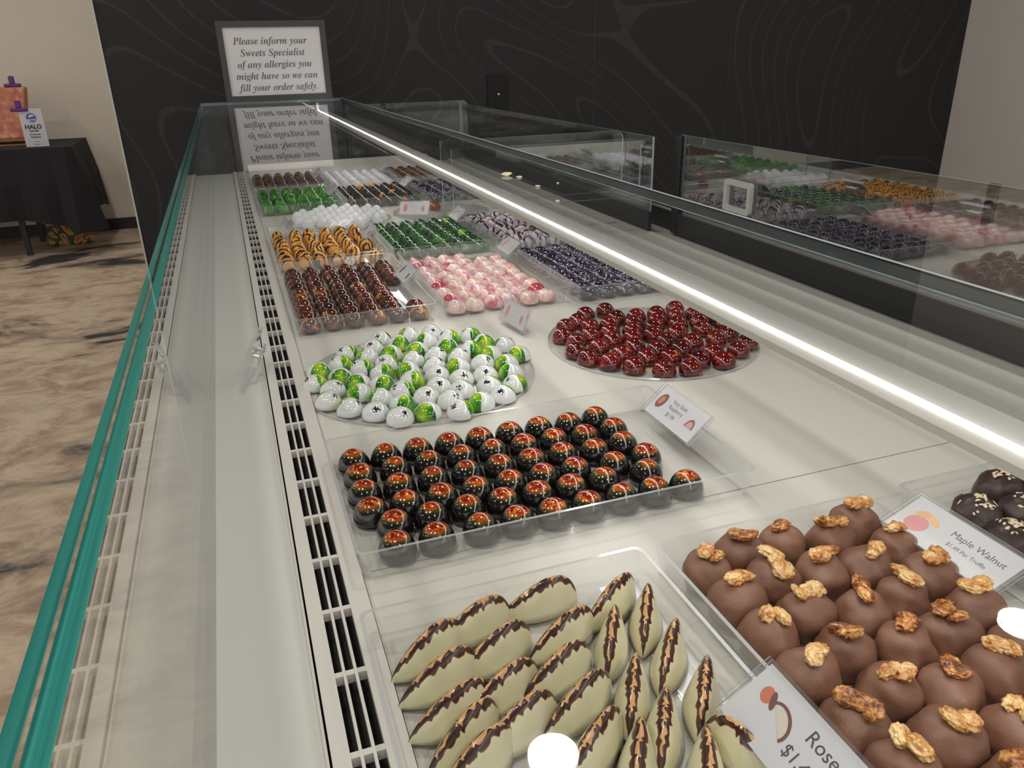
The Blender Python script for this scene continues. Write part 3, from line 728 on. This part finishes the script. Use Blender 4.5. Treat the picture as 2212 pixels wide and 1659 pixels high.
def row_name(i, n):
    if n > 1 and i == 0: return 'front row'
    if n > 1 and i == n - 1: return 'back row'
    return ORD[i + 1] + ' row from front'
def pos_name(i, n):
    if i == 0: return 'leftmost'
    if n > 1 and i == n - 1: return 'rightmost'
    return ORD[i + 1] + ' from left'
def grid(kind, me, desc, grp, xs, ys, missing=(), jit=0.004, rz=0.25, z=0.0115, cat='bonbon', parts=None, rrand=math.pi, fixed_rot=False):
    ny = len(ys)
    for j, y in enumerate(ys):
        cells = [i for i in range(len(xs)) if (i, j) not in missing]
        for q, i in enumerate(cells):
            x = xs[i]
            o = link(kind, me); o.location = P(x + random.uniform(-jit, jit), y + random.uniform(-jit, jit), -1.0 + z)
            o.rotation_euler = (0, 0, random.uniform(-rz, rz) if fixed_rot else random.uniform(-rrand, rrand))
            tag(o, '%s, %s in %s' % (desc, pos_name(q, len(cells)), row_name(j, ny)), cat, grp)
def lin(a, b, n): return [a + (b - a) * i / (n - 1) for i in range(n)]
def free(kind, me, desc, grp, pix, zc, minr, z, bins, rz=math.pi, cat='bonbon', mk=None, lim=None, rzero=None):
    # seats read off the photograph, eased apart so no two bonbons touch, then named by row
    pts = [list(deck(u, v, -1.0 + zc)) for u, v in pix]
    for it in range(60):
        for i in range(len(pts)):
            for j in range(i):
                dx, dy = pts[i][0] - pts[j][0], pts[i][1] - pts[j][1]; d = math.hypot(dx, dy)
                if d < minr and d > 1e-6:
                    s = (minr - d) / d * 0.5; pts[i][0] += dx * s; pts[i][1] += dy * s; pts[j][0] -= dx * s; pts[j][1] -= dy * s
        if lim:
            for p in pts:
                if lim[0] == 'disc':
                    dx, dy = p[0] - lim[1], p[1] - lim[2]; d = math.hypot(dx, dy)
                    if d > lim[3]: p[0] = lim[1] + dx * lim[3] / d; p[1] = lim[2] + dy * lim[3] / d
                else:
                    p[0] = min(max(p[0], lim[1]), lim[2]); p[1] = min(max(p[1], lim[3]), lim[4])
    pts.sort(key=lambda p: p[1])
    rows = []
    for p in pts:
        if rows and p[1] - rows[-1][0][1] < bins: rows[-1].append(p)
        else: rows.append([p])
    out = []
    for j, row in enumerate(rows):
        row.sort()
        for q, p in enumerate(row):
            if mk: o = mk()
            else: o = link(kind, me)
            o.location = P(p[0], p[1], -1.0 + z); o.rotation_euler = (0, 0, random.uniform(-rz, rz) if rzero is None else rzero)
            lab = '%s, %s in %s' % (desc, pos_name(q, len(row)) if len(row) > 1 else 'alone', row_name(j, len(rows)))
            tag(o, lab, cat, grp); out.append(o)
    return out
U = H
# 1 black domes with red crowns
pix = [(156,310),(315,285),(473,268),(625,245),(770,218),(902,170),(1047,155),(1190,152),(1320,118),
 (188,395),(357,365),(520,342),(680,315),(830,290),(967,250),(1118,222),(1276,205),(1412,172),
 (210,480),(382,450),(555,422),(722,400),(875,370),(1017,325),(1172,305),(1326,282),(1465,240),
 (252,575),(430,535),(608,512),(782,478),(940,447),(1090,400),(1254,372),(1423,350),(1563,305),
 (350,655),(530,615),(716,590),(885,545),(1055,520),(1203,470),(1372,445),(1580,395),
 (397,745),(595,720),(780,665),(960,625),(1130,590),(1290,545),(1462,515),(1615,475),(1780,445)]
pix = [(680 + a / 2.212, 850 + b / 2.212) for a, b in pix]
free('swirl_dome_bonbon', dome_mesh('swirl_dome', 0.0425 * U, 0.0500 * U, m='b_dark', n=40, k=12), 'black dome bonbon with red swirl crown', 'black domes with red crowns on the wide tray', pix, 0.030, 0.087, 0.0115, 0.045, lim=('box', 0.185, 1.01, 1.41, 1.825))
# 2 white domes with green leaf
pix = [(305,515),(278,610),(525,385),(470,460),(665,405),(770,280),(975,250),(905,310),(1110,290),(1150,230),(1290,265),(1430,250),(1540,300),(1690,320),(1800,390),(710,340),(840,385),(1040,360),(1260,330),(1440,350),(1590,390),(1180,400),(1350,405),(1005,430),(630,490),(810,460),(1165,475),(1345,480),(1530,455),(1710,455),(1740,520),(465,560),(780,520),(970,510),(1190,540),(1550,540),(1370,570),(1000,580),(600,600),(780,610),(410,650),(610,680),(1200,630),(930,660),(1770,610),(1580,620),(1370,655),(1110,700),(760,715),(375,740),(535,790),(1680,690),(1300,740),(1520,745),(930,760),(730,820),(910,865),(1120,820),(1380,820)]
pix = [(600 + a / 3.456, 650 + b / 3.456) for a, b in pix]
free('leaf_dome_bonbon', dome_mesh('leaf_dome', 0.0425 * U, 0.0425 * U, m='b_leaf', n=40, k=12), 'white dome bonbon with green leaf patch', 'white domes with green leaf patch on the round plate', pix, 0.028, 0.083, 0.0088, 0.045, lim=('disc', 0.49, 2.405, 0.37))
# 3 ruby domes
pix = [(435,205),(625,170),(730,240),(370,270),(265,320),(490,320),(245,410),(350,455),(490,400),(660,300),(670,370),(360,545),(570,510),(700,440),(410,640),(650,640),(780,570),(910,225),(890,290),(880,350),(870,420),(900,500),(895,680),(1100,200),(1110,270),(1080,320),(1080,390),(1020,600),(1110,530),(1180,440),(1270,150),(1280,220),(1290,290),(1290,370),(1210,590),(1170,710),(1330,520),(1430,460),(1430,710),(1490,620),(1450,200),(1500,270),(1520,340),(1650,430),(1620,550),(1630,240),(1720,290),(1760,380),(1850,530),(1940,460),(1800,660)]
pix = [(1160 + a / 4.254, 630 + b / 4.254) for a, b in pix]
free('ruby_dome_bonbon', dome_mesh('ruby_dome', 0.0405 * U, 0.0450 * U, m='b_red', n=40, k=12), 'ruby red dome bonbon with thin orange lines', 'ruby domes on the round plate', pix, 0.026, 0.0815, 0.0088, 0.045, lim=('disc', 1.378, 2.405, 0.342))
# 4 trays filled in rows
x6a, x6b = lin(0.200, 0.640, 6), lin(0.795, 1.235, 6)
x6c = lin(1.39, 1.83, 6)
grid('amber_bonbon', dome_mesh('amber_dome', 0.041 * U, 0.042 * U, m='b_brown'), 'brown bonbon with amber patches', 'brown and amber bonbons', x6a, lin(3.02, 3.85, 10), missing=[(5, 2), (5, 3), (5, 4), (5, 5)])
grid('pink_bonbon', dome_mesh('pink_dome', 0.0435 * U, 0.046 * U, m='b_pink', pw=0.95), 'marbled pink bonbon', 'marbled pink bonbons', lin(0.80, 1.20, 6), lin(3.025, 3.80, 9), missing=[(5, 8), (4, 8)], jit=0.008)
grid('violet_bonbon', dome_mesh('violet_dome', 0.0425 * U, 0.040 * U, m='b_violet'), 'dark violet bonbon with pale streaks', 'dark violet bonbons', x6c, lin(2.99, 3.80, 10))
grid('tiger_bonbon', dome_mesh('tiger_dome', 0.0405 * U, 0.055 * U, 1, 1.05, pw=0.95, m='b_tiger'), 'orange bonbon with dark tiger stripes', 'tiger-striped bonbons', x6a, lin(4.045, 4.74, 8), missing=[(5, 2), (5, 1)], jit=0.006)
grid('emerald_bonbon', dome_mesh('emerald_dome', 0.041 * U, 0.042 * U, m='b_green'), 'emerald green dome bonbon', 'emerald green bonbons', x6b, lin(4.04, 4.80, 9))
grid('lilac_bonbon', dome_mesh('lilac_dome', 0.040 * U, 0.047 * U, 1, 1.15, pw=0.9, m='b_lilac'), 'lilac bonbon with dark stripes', 'striped lilac bonbons', x6c, lin(4.0, 4.80, 8), jit=0.007)
eg = []
for j in range(7):
    for i in range(8):
        x = 0.36 + i * 0.088 + (0.044 if j % 2 else 0); y = 4.98 + j * 0.087
        if math.hypot(x - 0.62, y - 5.24) < 0.285: eg.append((x, y))
rows = {}
for p in eg: rows.setdefault(round(p[1], 3), []).append(p)
ew = dome_mesh('white_egg', 0.039 * U, 0.060 * U, m='b_white', pw=0.95)
for j, yy in enumerate(sorted(rows)):
    for q, p in enumerate(sorted(rows[yy])):
        o = link('white_egg_bonbon', ew); o.location = P(p[0], p[1], -1 + 0.0088)
        tag(o, 'plain white egg-shaped bonbon on round plate, %s in %s' % (pos_name(q, len(rows[yy])), row_name(j, len(rows))), 'bonbon', 'white egg bonbons')
o = link('lone_bonbon', dome_mesh('lone', 0.041 * U, 0.045 * U, m='b_back')); o.location = P(1.30, 5.36, -1 + 0.0088); tag(o, 'single bronze bonbon alone on a round plate', 'bonbon')
grid('bright_green_bonbon', dome_mesh('lime', 0.039 * U, 0.055 * U, 1, 1.2, pw=0.9, m='b_gegg'), 'bright green oval bonbon', 'bright green bonbons', x6a, lin(5.69, 6.41, 7), jit=0.006)
grid('orange_black_bonbon', dome_mesh('orbl', 0.041 * U, 0.042 * U, m='b_orbl'), 'black bonbon splashed with orange', 'black and orange bonbons', x6b, lin(5.68, 6.42, 9), missing=[(5, 1), (5, 2)])
grid('navy_bonbon', dome_mesh('navy', 0.044 * U, 0.040 * U, 1, 1, pw=0.7, m='b_navy'), 'navy bonbon with pale streaks', 'navy bonbons', lin(1.40, 1.82, 5), lin(5.69, 6.41, 7), jit=0.006)
grid('cocoa_bonbon', dome_mesh('cocoa', 0.041 * U, 0.055 * U, 1, 1.15, pw=0.9, m='b_cocoa'), 'plain brown oval bonbon', 'plain brown bonbons', x6a, lin(6.65, 7.35, 7))
grid('white_bonbon', dome_mesh('whiteb', 0.041 * U, 0.040 * U, 1, 1, pw=0.9, m='b_white'), 'plain white bonbon on far tray', 'plain white bonbons', x6b, lin(6.64, 7.36, 9))
grid('bronze_bonbon', dome_mesh('bronze', 0.041 * U, 0.042 * U, m='b_gold'), 'bronze bonbon on far corner tray', 'bronze bonbons', x6c, lin(6.64, 7.36, 9))

# ---- truffles
def lump(name, R, Hh, seed, m):
    bm = bmesh.new(); bmesh.ops.create_icosphere(bm, subdivisions=4, radius=1.0)
    off = Vector((seed * 3.1, seed * 1.7, seed * 0.9))
    for v in bm.verts:
        n = v.co.normalized()
        s = 1 + 0.20 * noise.noise(n * 1.2 + off) + 0.05 * noise.noise(n * 3.0 + off)
        z = n.z
        zz = (z if z > -0.55 else -0.55 - 0.25 * (abs(z) - 0.55))
        rxy = 1.0 if z > -0.2 else 1.0 + 0.06 * min(1, (-0.2 - z) * 2)
        v.co = Vector((n.x * R * s * rxy, n.y * R * s * rxy, (zz + 0.66) / 1.66 * Hh * (1 + 0.05 * noise.noise(n + off))))
    lo = min(v.co.z for v in bm.verts)
    for v in bm.verts: v.co.z -= lo
    me = bmd(bm, name); me.materials.append(MT[m])
    for p in me.polygons: p.use_smooth = True
    return me
def walnut(seed):
    rnd = random.Random(seed); bm = bmesh.new()
    n = rnd.choice((2, 2, 3)); a = rnd.uniform(0, 6.3)
    for k in range(n):
        b2 = bmesh.ops.create_icosphere(bm, subdivisions=4, radius=1.0)['verts']
        t = (k - (n - 1) / 2) * rnd.uniform(0.9, 1.2)
        ctr = Vector((t * math.cos(a) + rnd.uniform(-.15, .15), t * math.sin(a) + rnd.uniform(-.2, .2), rnd.uniform(0, .3)))
        sx, sy, sz = rnd.uniform(.95, 1.25), rnd.uniform(.7, .95), rnd.uniform(.42, .6)
        off = Vector((seed * 2.3 + k * 5, k * 1.3, seed))
        rot = Matrix.Rotation(rnd.uniform(0, 3), 3, 'Z') @ Matrix.Rotation(rnd.uniform(-.6, .6), 3, 'X')
        for v in b2:
            q = v.co.normalized()
            fold = 1 - abs(noise.noise(q * 1.5 + off)) * 2.2          # brain-like folds
            f = 0.80 + 0.28 * fold + 0.16 * noise.noise(q * 4.0 + off) + 0.05 * noise.noise(q * 9.0 + off)
            v.co = rot @ Vector((q.x * sx * f, q.y * sy * f, q.z * sz * f)) + ctr
    for v in bm.verts: v.co *= 0.0066
    me = bmd(bm, 'walnut'); me.materials.append(MT['walnut'])
    for p in me.polygons: p.use_smooth = True
    return me
TR = [lump('truffle', 0.0505 * U, 0.083 * U, s, 'truffle') for s in range(6)]
TD = [lump('truffle_dark', 0.054 * U, 0.088 * U, s + 9, 'truffle_dark') for s in range(4)]
WN = [walnut(s) for s in range(12)]
cnt = [0]
def mk_truffle():
    k = cnt[0]; cnt[0] += 1
    o = link('walnut_truffle', TR[k % 6]); ts = random.uniform(0.97, 1.07); o.scale = (ts, ts, random.uniform(0.95, 1.08))
    w = link('walnut_piece', WN[k % 12], o); w.location = (random.uniform(-.003, .003), random.uniform(-.003, .003), 0.0835 * U)
    w.rotation_euler = (random.uniform(-.3, .3), random.uniform(-.3, .3), random.uniform(0, 6.3)); s = random.uniform(0.85, 1.15); w.scale = (s, s, s)
    return o
pix = [(270,500),(520,400),(720,330),(970,310),(1150,220),(475,700),(740,590),(1030,520),(1280,470),(1470,370),(1660,560),(660,890),(940,760),(1220,750),(1470,670),(1930,740),(1760,880),(880,1150),(1140,1010),(1480,950),(2140,900),(1150,1420),(1410,1270),(1750,1200),(2040,1120),(1440,1590),(1750,1520),(2080,1400),(2330,1240),(1750,1850),(2100,1750)]
pix = [(1400 + a / 2.724, 1059 + b / 2.724) for a, b in pix]
free('walnut_truffle', None, 'milk chocolate truffle topped with candied walnut', 'maple walnut truffles', pix, 0.045, 0.100, 0.0115, 0.05, cat='truffle', mk=mk_truffle, lim=('box', 0.765, 1.16, 0.16, 1.10))
def flakes(seed):
    rnd = random.Random(seed); bm = bmesh.new()
    for k in range(34):
        a = rnd.uniform(0, 6.28); t = abs(rnd.gauss(0, 0.42)); r = 0.054 * U * math.sin(min(t, 1.2)); z = 0.088 * U * (0.40 + 0.60 * math.cos(min(t, 1.2))) + 0.0006
        ctr = Vector((r * math.cos(a), r * math.sin(a), z)); nrm = Vector((math.cos(a) * math.sin(t), math.sin(a) * math.sin(t), math.cos(t)))
        R = nrm.to_track_quat('Z', 'Y').to_matrix() @ Matrix.Rotation(rnd.uniform(0, 6.3), 3, 'Z') @ Matrix.Rotation(rnd.uniform(-.3, .3), 3, 'X')
        l, w = rnd.uniform(.0012, .0028), rnd.uniform(.0006, .0015); n = 5
        top = [bm.verts.new(ctr + R @ Vector((l * math.cos(6.283 * q / n) * rnd.uniform(.7, 1.2), w * math.sin(6.283 * q / n) * rnd.uniform(.7, 1.2), 0.0003))) for q in range(n)]
        bot = [bm.verts.new(v.co - nrm * 0.0006) for v in top]
        bm.faces.new(top); bm.faces.new(bot[::-1])
        for q in range(n): bm.faces.new((top[q], bot[q], bot[(q + 1) % n], top[(q + 1) % n]))
    me = bmd(bm, 'flakes'); me.materials.append(MT['coco']); return me
FK = [flakes(s) for s in range(4)]
cn2 = [0]
def mk_dark():
    k = cn2[0]; cn2[0] += 1
    o = link('coconut_truffle', TD[k % 4]); f = link('coconut_flakes', FK[k % 4], o); f['kind'] = 'stuff'; return o
pix = [(2115, 1048), (2212, 1030), (2105, 1120), (2195, 1103), (2176, 1182), (2290, 1090), (2270, 1170), (2320, 1010)]
free('coconut_truffle', None, 'dark chocolate truffle sprinkled with coconut flakes', 'dark coconut truffles', pix, 0.045, 0.104, 0.0115, 0.06, cat='truffle', mk=mk_dark, lim=('box', 1.39, 1.80, 0.16, 1.09))

# ---- leaf chocolates
def leaf_mesh():
    bm = bmesh.new(); uvl = bm.loops.layers.uv.new('UVMap')
    nu, nv = 40, 14; Lh, Wd, Hh = 0.080 * U, 0.032 * U, 0.085 * U
    G = []
    for i in range(nu + 1):
        u = -1 + 2 * i / nu; uu = max(-0.9995, min(0.9995, u))
        w = Wd * (1 - abs(uu) ** 2.1) ** 0.9 + 0.0002; tt = (uu + 1) / 2; hr = Hh * (max(tt, 0.0) ** 0.60) * (1 - tt ** 4.2) ** 0.60 * 1.22 + 0.0004
        row = []
        for j in range(nv + 1):
            v = -1 + 2 * j / nv
            row.append(bm.verts.new((u * Lh, w * v, hr * (1 - abs(v) ** 1.55) if abs(v) < 1 else 0)))
        G.append(row)
    for i in range(nu):
        for j in range(nv):
            f = bm.faces.new((G[i][j], G[i + 1][j], G[i + 1][j + 1], G[i][j + 1])); f.smooth = True
            for lp, (a, b) in zip(f.loops, ((i, j), (i + 1, j), (i + 1, j + 1), (i, j + 1))): lp[uvl].uv = (a / nu, b / nv)
    for i in range(nu):
        f = bm.faces.new((G[i][0], G[i][nv], G[i + 1][nv], G[i + 1][0]))
        for lp in f.loops: lp[uvl].uv = (0, 0)
    bmesh.ops.recalc_face_normals(bm, faces=bm.faces)
    me = bmd(bm, 'leaf'); me.materials.append(MT['leafchoc']); return me
LM = leaf_mesh()
LV = [((380,1385),(612,1245)),((620,1230),(905,1110)),((905,1105),(1240,1015)),((440,1510),(725,1370)),((720,1380),(1010,1230)),((1055,1300),(1305,1160)),((1320,1145),(1500,1000)),((1565,1295),(1590,1010)),((1390,1425),(1440,1110)),((1655,1475),(1735,1190)),((1500,1675),(1530,1370)),((1835,1690),(1870,1370)),((775,1570),(1015,1430)),((1025,1490),(1285,1330)),((1140,1650),(1370,1480)),((470,1680),(735,1550)),((640,1790),(790,1660)),((850,1740),(1095,1590)),((1650,1830),(1670,1560)),((1260,1850),(1400,1690))]
LV = [((680 + a[0] / 2.212, 850 + a[1] / 2.212), (680 + b[0] / 2.212, 850 + b[1] / 2.212)) for a, b in LV]
LV += [((1530, 1760), (1520, 1665)), ((1655, 1700), (1570, 1640)), ((1372, 1740), (1380, 1640)), ((985, 1720), (1075, 1650))]
leaves = []
for a, b in LV:
    p, q = Vector(deck(*a)), Vector(deck(*b)); ang = math.atan2(q.y - p.y, q.x - p.x); c = (p + q) / 2
    hx = abs(0.080 * math.cos(ang)) + 0.006; c.x = min(max(c.x, 0.118 + hx), 0.645 - hx); leaves.append((c, ang))
leaves.sort(key=lambda t: -t[0].y)
lr = []
for L in leaves:
    if lr and lr[-1][0][0].y - L[0].y < 0.075: lr[-1].append(L)
    else: lr.append([L])
for j, row in enumerate(lr):
    row.sort(key=lambda t: t[0].x)
    for q, (c, a) in enumerate(row):
        o = link('leaf_chocolate', LM); o.location = P(c.x, c.y, -1 + 0.0115); o.rotation_euler = (0, 0, a)
        pn = 'alone' if len(row) == 1 else pos_name(q, len(row))
        tag(o, 'ivory leaf chocolate with dark squiggled ridge, %s in %s' % (pn, 'back row' if j == 0 else ORD[j + 1] + ' row from back'), 'chocolate', 'leaf chocolates')

# crumbs on the top plate
for u, v, s, t in ((1095, 380, 1.6, 'largest of the pale crumbs'), (1122, 384, 0.8, 'pale crumb right of the largest crumb'), (1162, 404, 0.7, 'pale crumb near the black rail'), (1204, 435, 0.5, 'small pale crumb farther along the rail'), (1205, 396, 0.4, 'tiny pale crumb over the black rail')):
    x, y = deck(u, v, ZP); bm = bmesh.new(); bmesh.ops.create_icosphere(bm, subdivisions=2, radius=0.004)
    for w in bm.verts: w.co *= (1 + 0.5 * noise.noise(w.co * 300 + Vector((s * 9, 0, 0)))); w.co.z *= 0.3
    o = link('crumb', bmd(bm, 'crumb'), None, ['coco']); o.location = P(x, y, ZP) + Vector((0, 0, 0.0015 * s)); o.scale = (s, s * 0.7, s)
    tag(o, t + ' lying on the top glass', 'crumb', 'crumbs on the top glass')

# ------------------------------------------------------------------ table with cloth by the far wall
TX1, TY0, TY1, TT = -2.95, 18.1, 20.15, -1.514
o = empty('folding_table', P(-5.2, 19.1, FL), 'folding table hidden under a black cloth against the far beige wall', 'table')
c0 = Vector(o.location)
def tp(x, y, z): return P(x, y, z) - c0
bm = bmesh.new(); box(bm, tp(-8.2, TY0 + .05, TT - 0.09), tp(TX1 - .05, TY1 - .02, TT - 0.015)); link('tabletop', bmd(bm, 'tabletop'), o, ['frame'])
for x in (-7.8, -4.28):
    for y in (TY0 + 0.3, TY1 - 0.3):
        bm = bmesh.new(); box(bm, tp(x, y, FL), tp(x + 0.10, y + 0.10, TT - 0.09)); link('leg', bmd(bm, 'leg'), o, ['skirt'])
bm = bmesh.new()
nseg = 60; top = []; bot = []
per = []
x0, x1, y0, y1 = -8.3, TX1, TY0, TY1
path = [(x0, y1), (x0, y0), (x1, y0), (x1, y1)]
pts = []
for k in range(3):
    a, b = path[k], path[k + 1]; n = 40 if k == 1 else 16
    for q in range(n): pts.append((a[0] + (b[0] - a[0]) * q / n, a[1] + (b[1] - a[1]) * q / n, k))
pts.append((x1, y1, 2))
tv, bv, mv = [], [], []
for i, (x, y, k) in enumerate(pts):
    fold = 0.05 * math.sin(i * 1.15) + 0.03 * math.sin(i * 0.47 + 1)
    hang = TT - 1.45 + 0.10 * math.sin(i * 0.31)
    nx, ny = ((-1, 0), (0, -1), (1, 0))[k]
    cor = 1.0 if (abs(x - x1) < 0.4 and abs(y - y0) < 0.5) else 0
    tv.append(bm.verts.new(P(x, y, TT) - c0))
    mv.append(bm.verts.new(P(x + nx * (0.10 + fold * .5 + cor * .05), y + ny * (0.10 + fold * .5 + cor * .05), TT - 0.7) - c0))
    bv.append(bm.verts.new(P(x + nx * (0.14 + fold + cor * .15), y + ny * (0.14 + fold + cor * .15), hang - 0.12 * cor) - c0))
for i in range(len(pts) - 1):
    bm.faces.new((tv[i], mv[i], mv[i + 1], tv[i + 1])); bm.faces.new((mv[i], bv[i], bv[i + 1], mv[i + 1]))
bm.faces.new(tv)
cl = link('tablecloth', bmd(bm, 'tablecloth'), None, ['cloth'], smooth=False); cl.location = c0
sm = cl.modifiers.new('thickness', 'SOLIDIFY'); sm.thickness = 0.002
tag(cl, 'black cloth draped over the table by the far wall', 'tablecloth')
# bag under the table
bm = bmesh.new()
prof = [(1.05 * a, 1.05 * b) for a, b in ((-0.15, 0), (0.14, 0), (0.17, 0.07), (0.15, 0.16), (0.08, 0.24), (-0.02, 0.27), (-0.14, 0.24))]
A = [bm.verts.new((x, -0.06, z)) for x, z in prof]; B = [bm.verts.new((x * 0.9, 0.06, z * 0.95)) for x, z in prof]
bm.faces.new(A); bm.faces.new(B[::-1])
for k in range(len(prof)): j = (k + 1) % len(prof); bm.faces.new((A[k], B[k], B[j], A[j]))
bmesh.ops.recalc_face_normals(bm, faces=bm.faces); bev(bm, 0.012)
bx, by = deck(165, 515, FL)
o = link('printed_bag', bmd(bm, 'bag'), None, ['bag']); o.location = P(bx + 0.02, by - 0.55, FL); tag(o, 'colourful printed bag on the floor under the black-draped table', 'bag')
# little sign card, stand and rosy blocks on the table
def onz(u, v, z): x, y = deck(u, v, z); return x, y
sx, sy = onz(90, 313, TT); sy -= 0.35
o = empty('sign_card', P(sx, sy, TT), 'white upright card with a blue wave globe above bold lettering', 'sign')
k = 0.0011 * 1.0
d = math.hypot(sx, sy) * H
wpx = 57 * d / 1678 * 0.64; hpx = 80 * d / 1678 * 0.80
bm = bmesh.new(); box(bm, (-wpx / 2, 0, 0), (wpx / 2, 0.006, hpx)); link('card_face', bmd(bm, 'cardface'), o, ['card'])
for body, s, zf, mt in (('HALO', 0.27, 0.475, 'ink'), ('DAY SPA', 0.10, 0.40, 'ink'), ('BY YOUR TIME', 0.07, 0.31, 'greyink'), ('THERAPEUTIC', 0.07, 0.24, 'greyink'), ('\u2013\u2013\u2013\u2013\u2013', 0.09, 0.12, 'greyink'), ('\u2013\u2013\u2013\u2013\u2013\u2013', 0.09, 0.05, 'greyink')):
    t_ = text('lettering', body, wpx * s, o, (0, -0.001, hpx * zf), mt, 'CENTER', bold=0.0008 if body != 'HALO' else 0.0016); t_.rotation_euler = (math.pi / 2, 0, 0)
for k_, (r_, cz, cc, a0, a1, xo) in enumerate(((0.22, 0.76, (86, 92, 168), 0, 360, 0), (0.20, 0.745, (196, 202, 226), 190, 350, -.01), (0.13, 0.79, (206, 212, 232), 20, 200, .03), (0.12, 0.72, (110, 116, 180), 180, 340, .02))):
    bm = bmesh.new(); vs = [(xo * wpx + r_ * wpx * math.cos(math.radians(a0 + (a1 - a0) * q / 24)), cz * hpx + r_ * wpx * math.sin(math.radians(a0 + (a1 - a0) * q / 24)) * (1 if k_ == 0 else .8)) for q in range(24 if k_ == 0 else 25)]
    f = [bm.verts.new((x, -0.0006 - 0.0006 * k_, z)) for x, z in vs]; g = [bm.verts.new((x, 0.0, z)) for x, z in vs]
    bm.faces.new(f); bm.faces.new(g[::-1])
    for q in range(len(f)): bm.faces.new((f[q], g[q], g[(q + 1) % len(f)], f[(q + 1) % len(f)]))
    key = 'logo_%d' % k_; MT[key] = plain(key, sr(*cc), 0.6); link('globe_logo', bmd(bm, 'logo'), o, [key])
def purple_clip(pos, label):
    o = empty('spring_clip', pos, label, 'clip', 'purple clips')
    bm = bmesh.new(); box(bm, (-0.055, -0.012, -0.012), (0.055, 0.014, 0.012)); bev(bm, 0.008); link('clip_jaw', bmd(bm, 'jaw'), o, ['purple'])
    bm = bmesh.new(); box(bm, (-0.018, -0.006, 0.010), (0.020, 0.008, 0.062)); bev(bm, 0.006); link('clip_grip', bmd(bm, 'grip'), o, ['purple'])
purple_clip(P(sx, sy, TT) + Vector((-wpx / 2 + 0.01, 0, hpx - 0.005)), 'purple spring clip on the corner of the white sign card')
bxx, byy = onz(15, 314, TT)
rb = empty('rosy_box', P(bxx - 0.16, byy + 0.02, TT + 0.13), 'tall rosy orange mottled box standing on a small wooden pallet', 'box')
bm = bmesh.new(); bw = 0.30
v_ = [(-0.30, -0.04, 0), (0.20, -0.04, 0), (0.25, 0.02, 0.34), (-0.30, 0.02, 0.34), (-0.30, 0.08, 0), (0.20, 0.08, 0), (0.25, 0.14, 0.34), (-0.30, 0.14, 0.34)]
v_ = [bm.verts.new(p) for p in v_]
for f in ((0, 1, 2, 3), (5, 4, 7, 6), (1, 5, 6, 2), (4, 0, 3, 7), (3, 2, 6, 7), (4, 5, 1, 0)): bm.faces.new([v_[i] for i in f])
bev(bm, 0.01); link('box_shell', bmd(bm, 'boxshell'), rb, ['rosy'])
bm = bmesh.new(); box(bm, (-0.30, -0.043, 0.17), (-0.10, -0.036, 0.28)); link('box_patch', bmd(bm, 'patch'), rb, ['wood'])
pb = empty('small_pallet', P(bxx - 0.16, byy + 0.02, TT), 'small wooden pallet under the rosy box on the black cloth', 'pallet')
bm = bmesh.new()
box(bm, (-0.34, -0.06, 0.030), (0.24, 0.16, 0.0455)); box(bm, (-0.34, -0.06, 0.0), (0.24, 0.16, 0.010))
for x in (-0.34, -0.08, 0.20): box(bm, (x, -0.06, 0.010), (x + 0.04, 0.16, 0.030))
link('pallet_boards', bmd(bm, 'pallet'), pb, ['wood'])
purple_clip(P(bxx - 0.16, byy + 0.02, TT + 0.13) + Vector((0.17, 0.08, 0.352)), 'purple spring clip on the top corner of the rosy box')
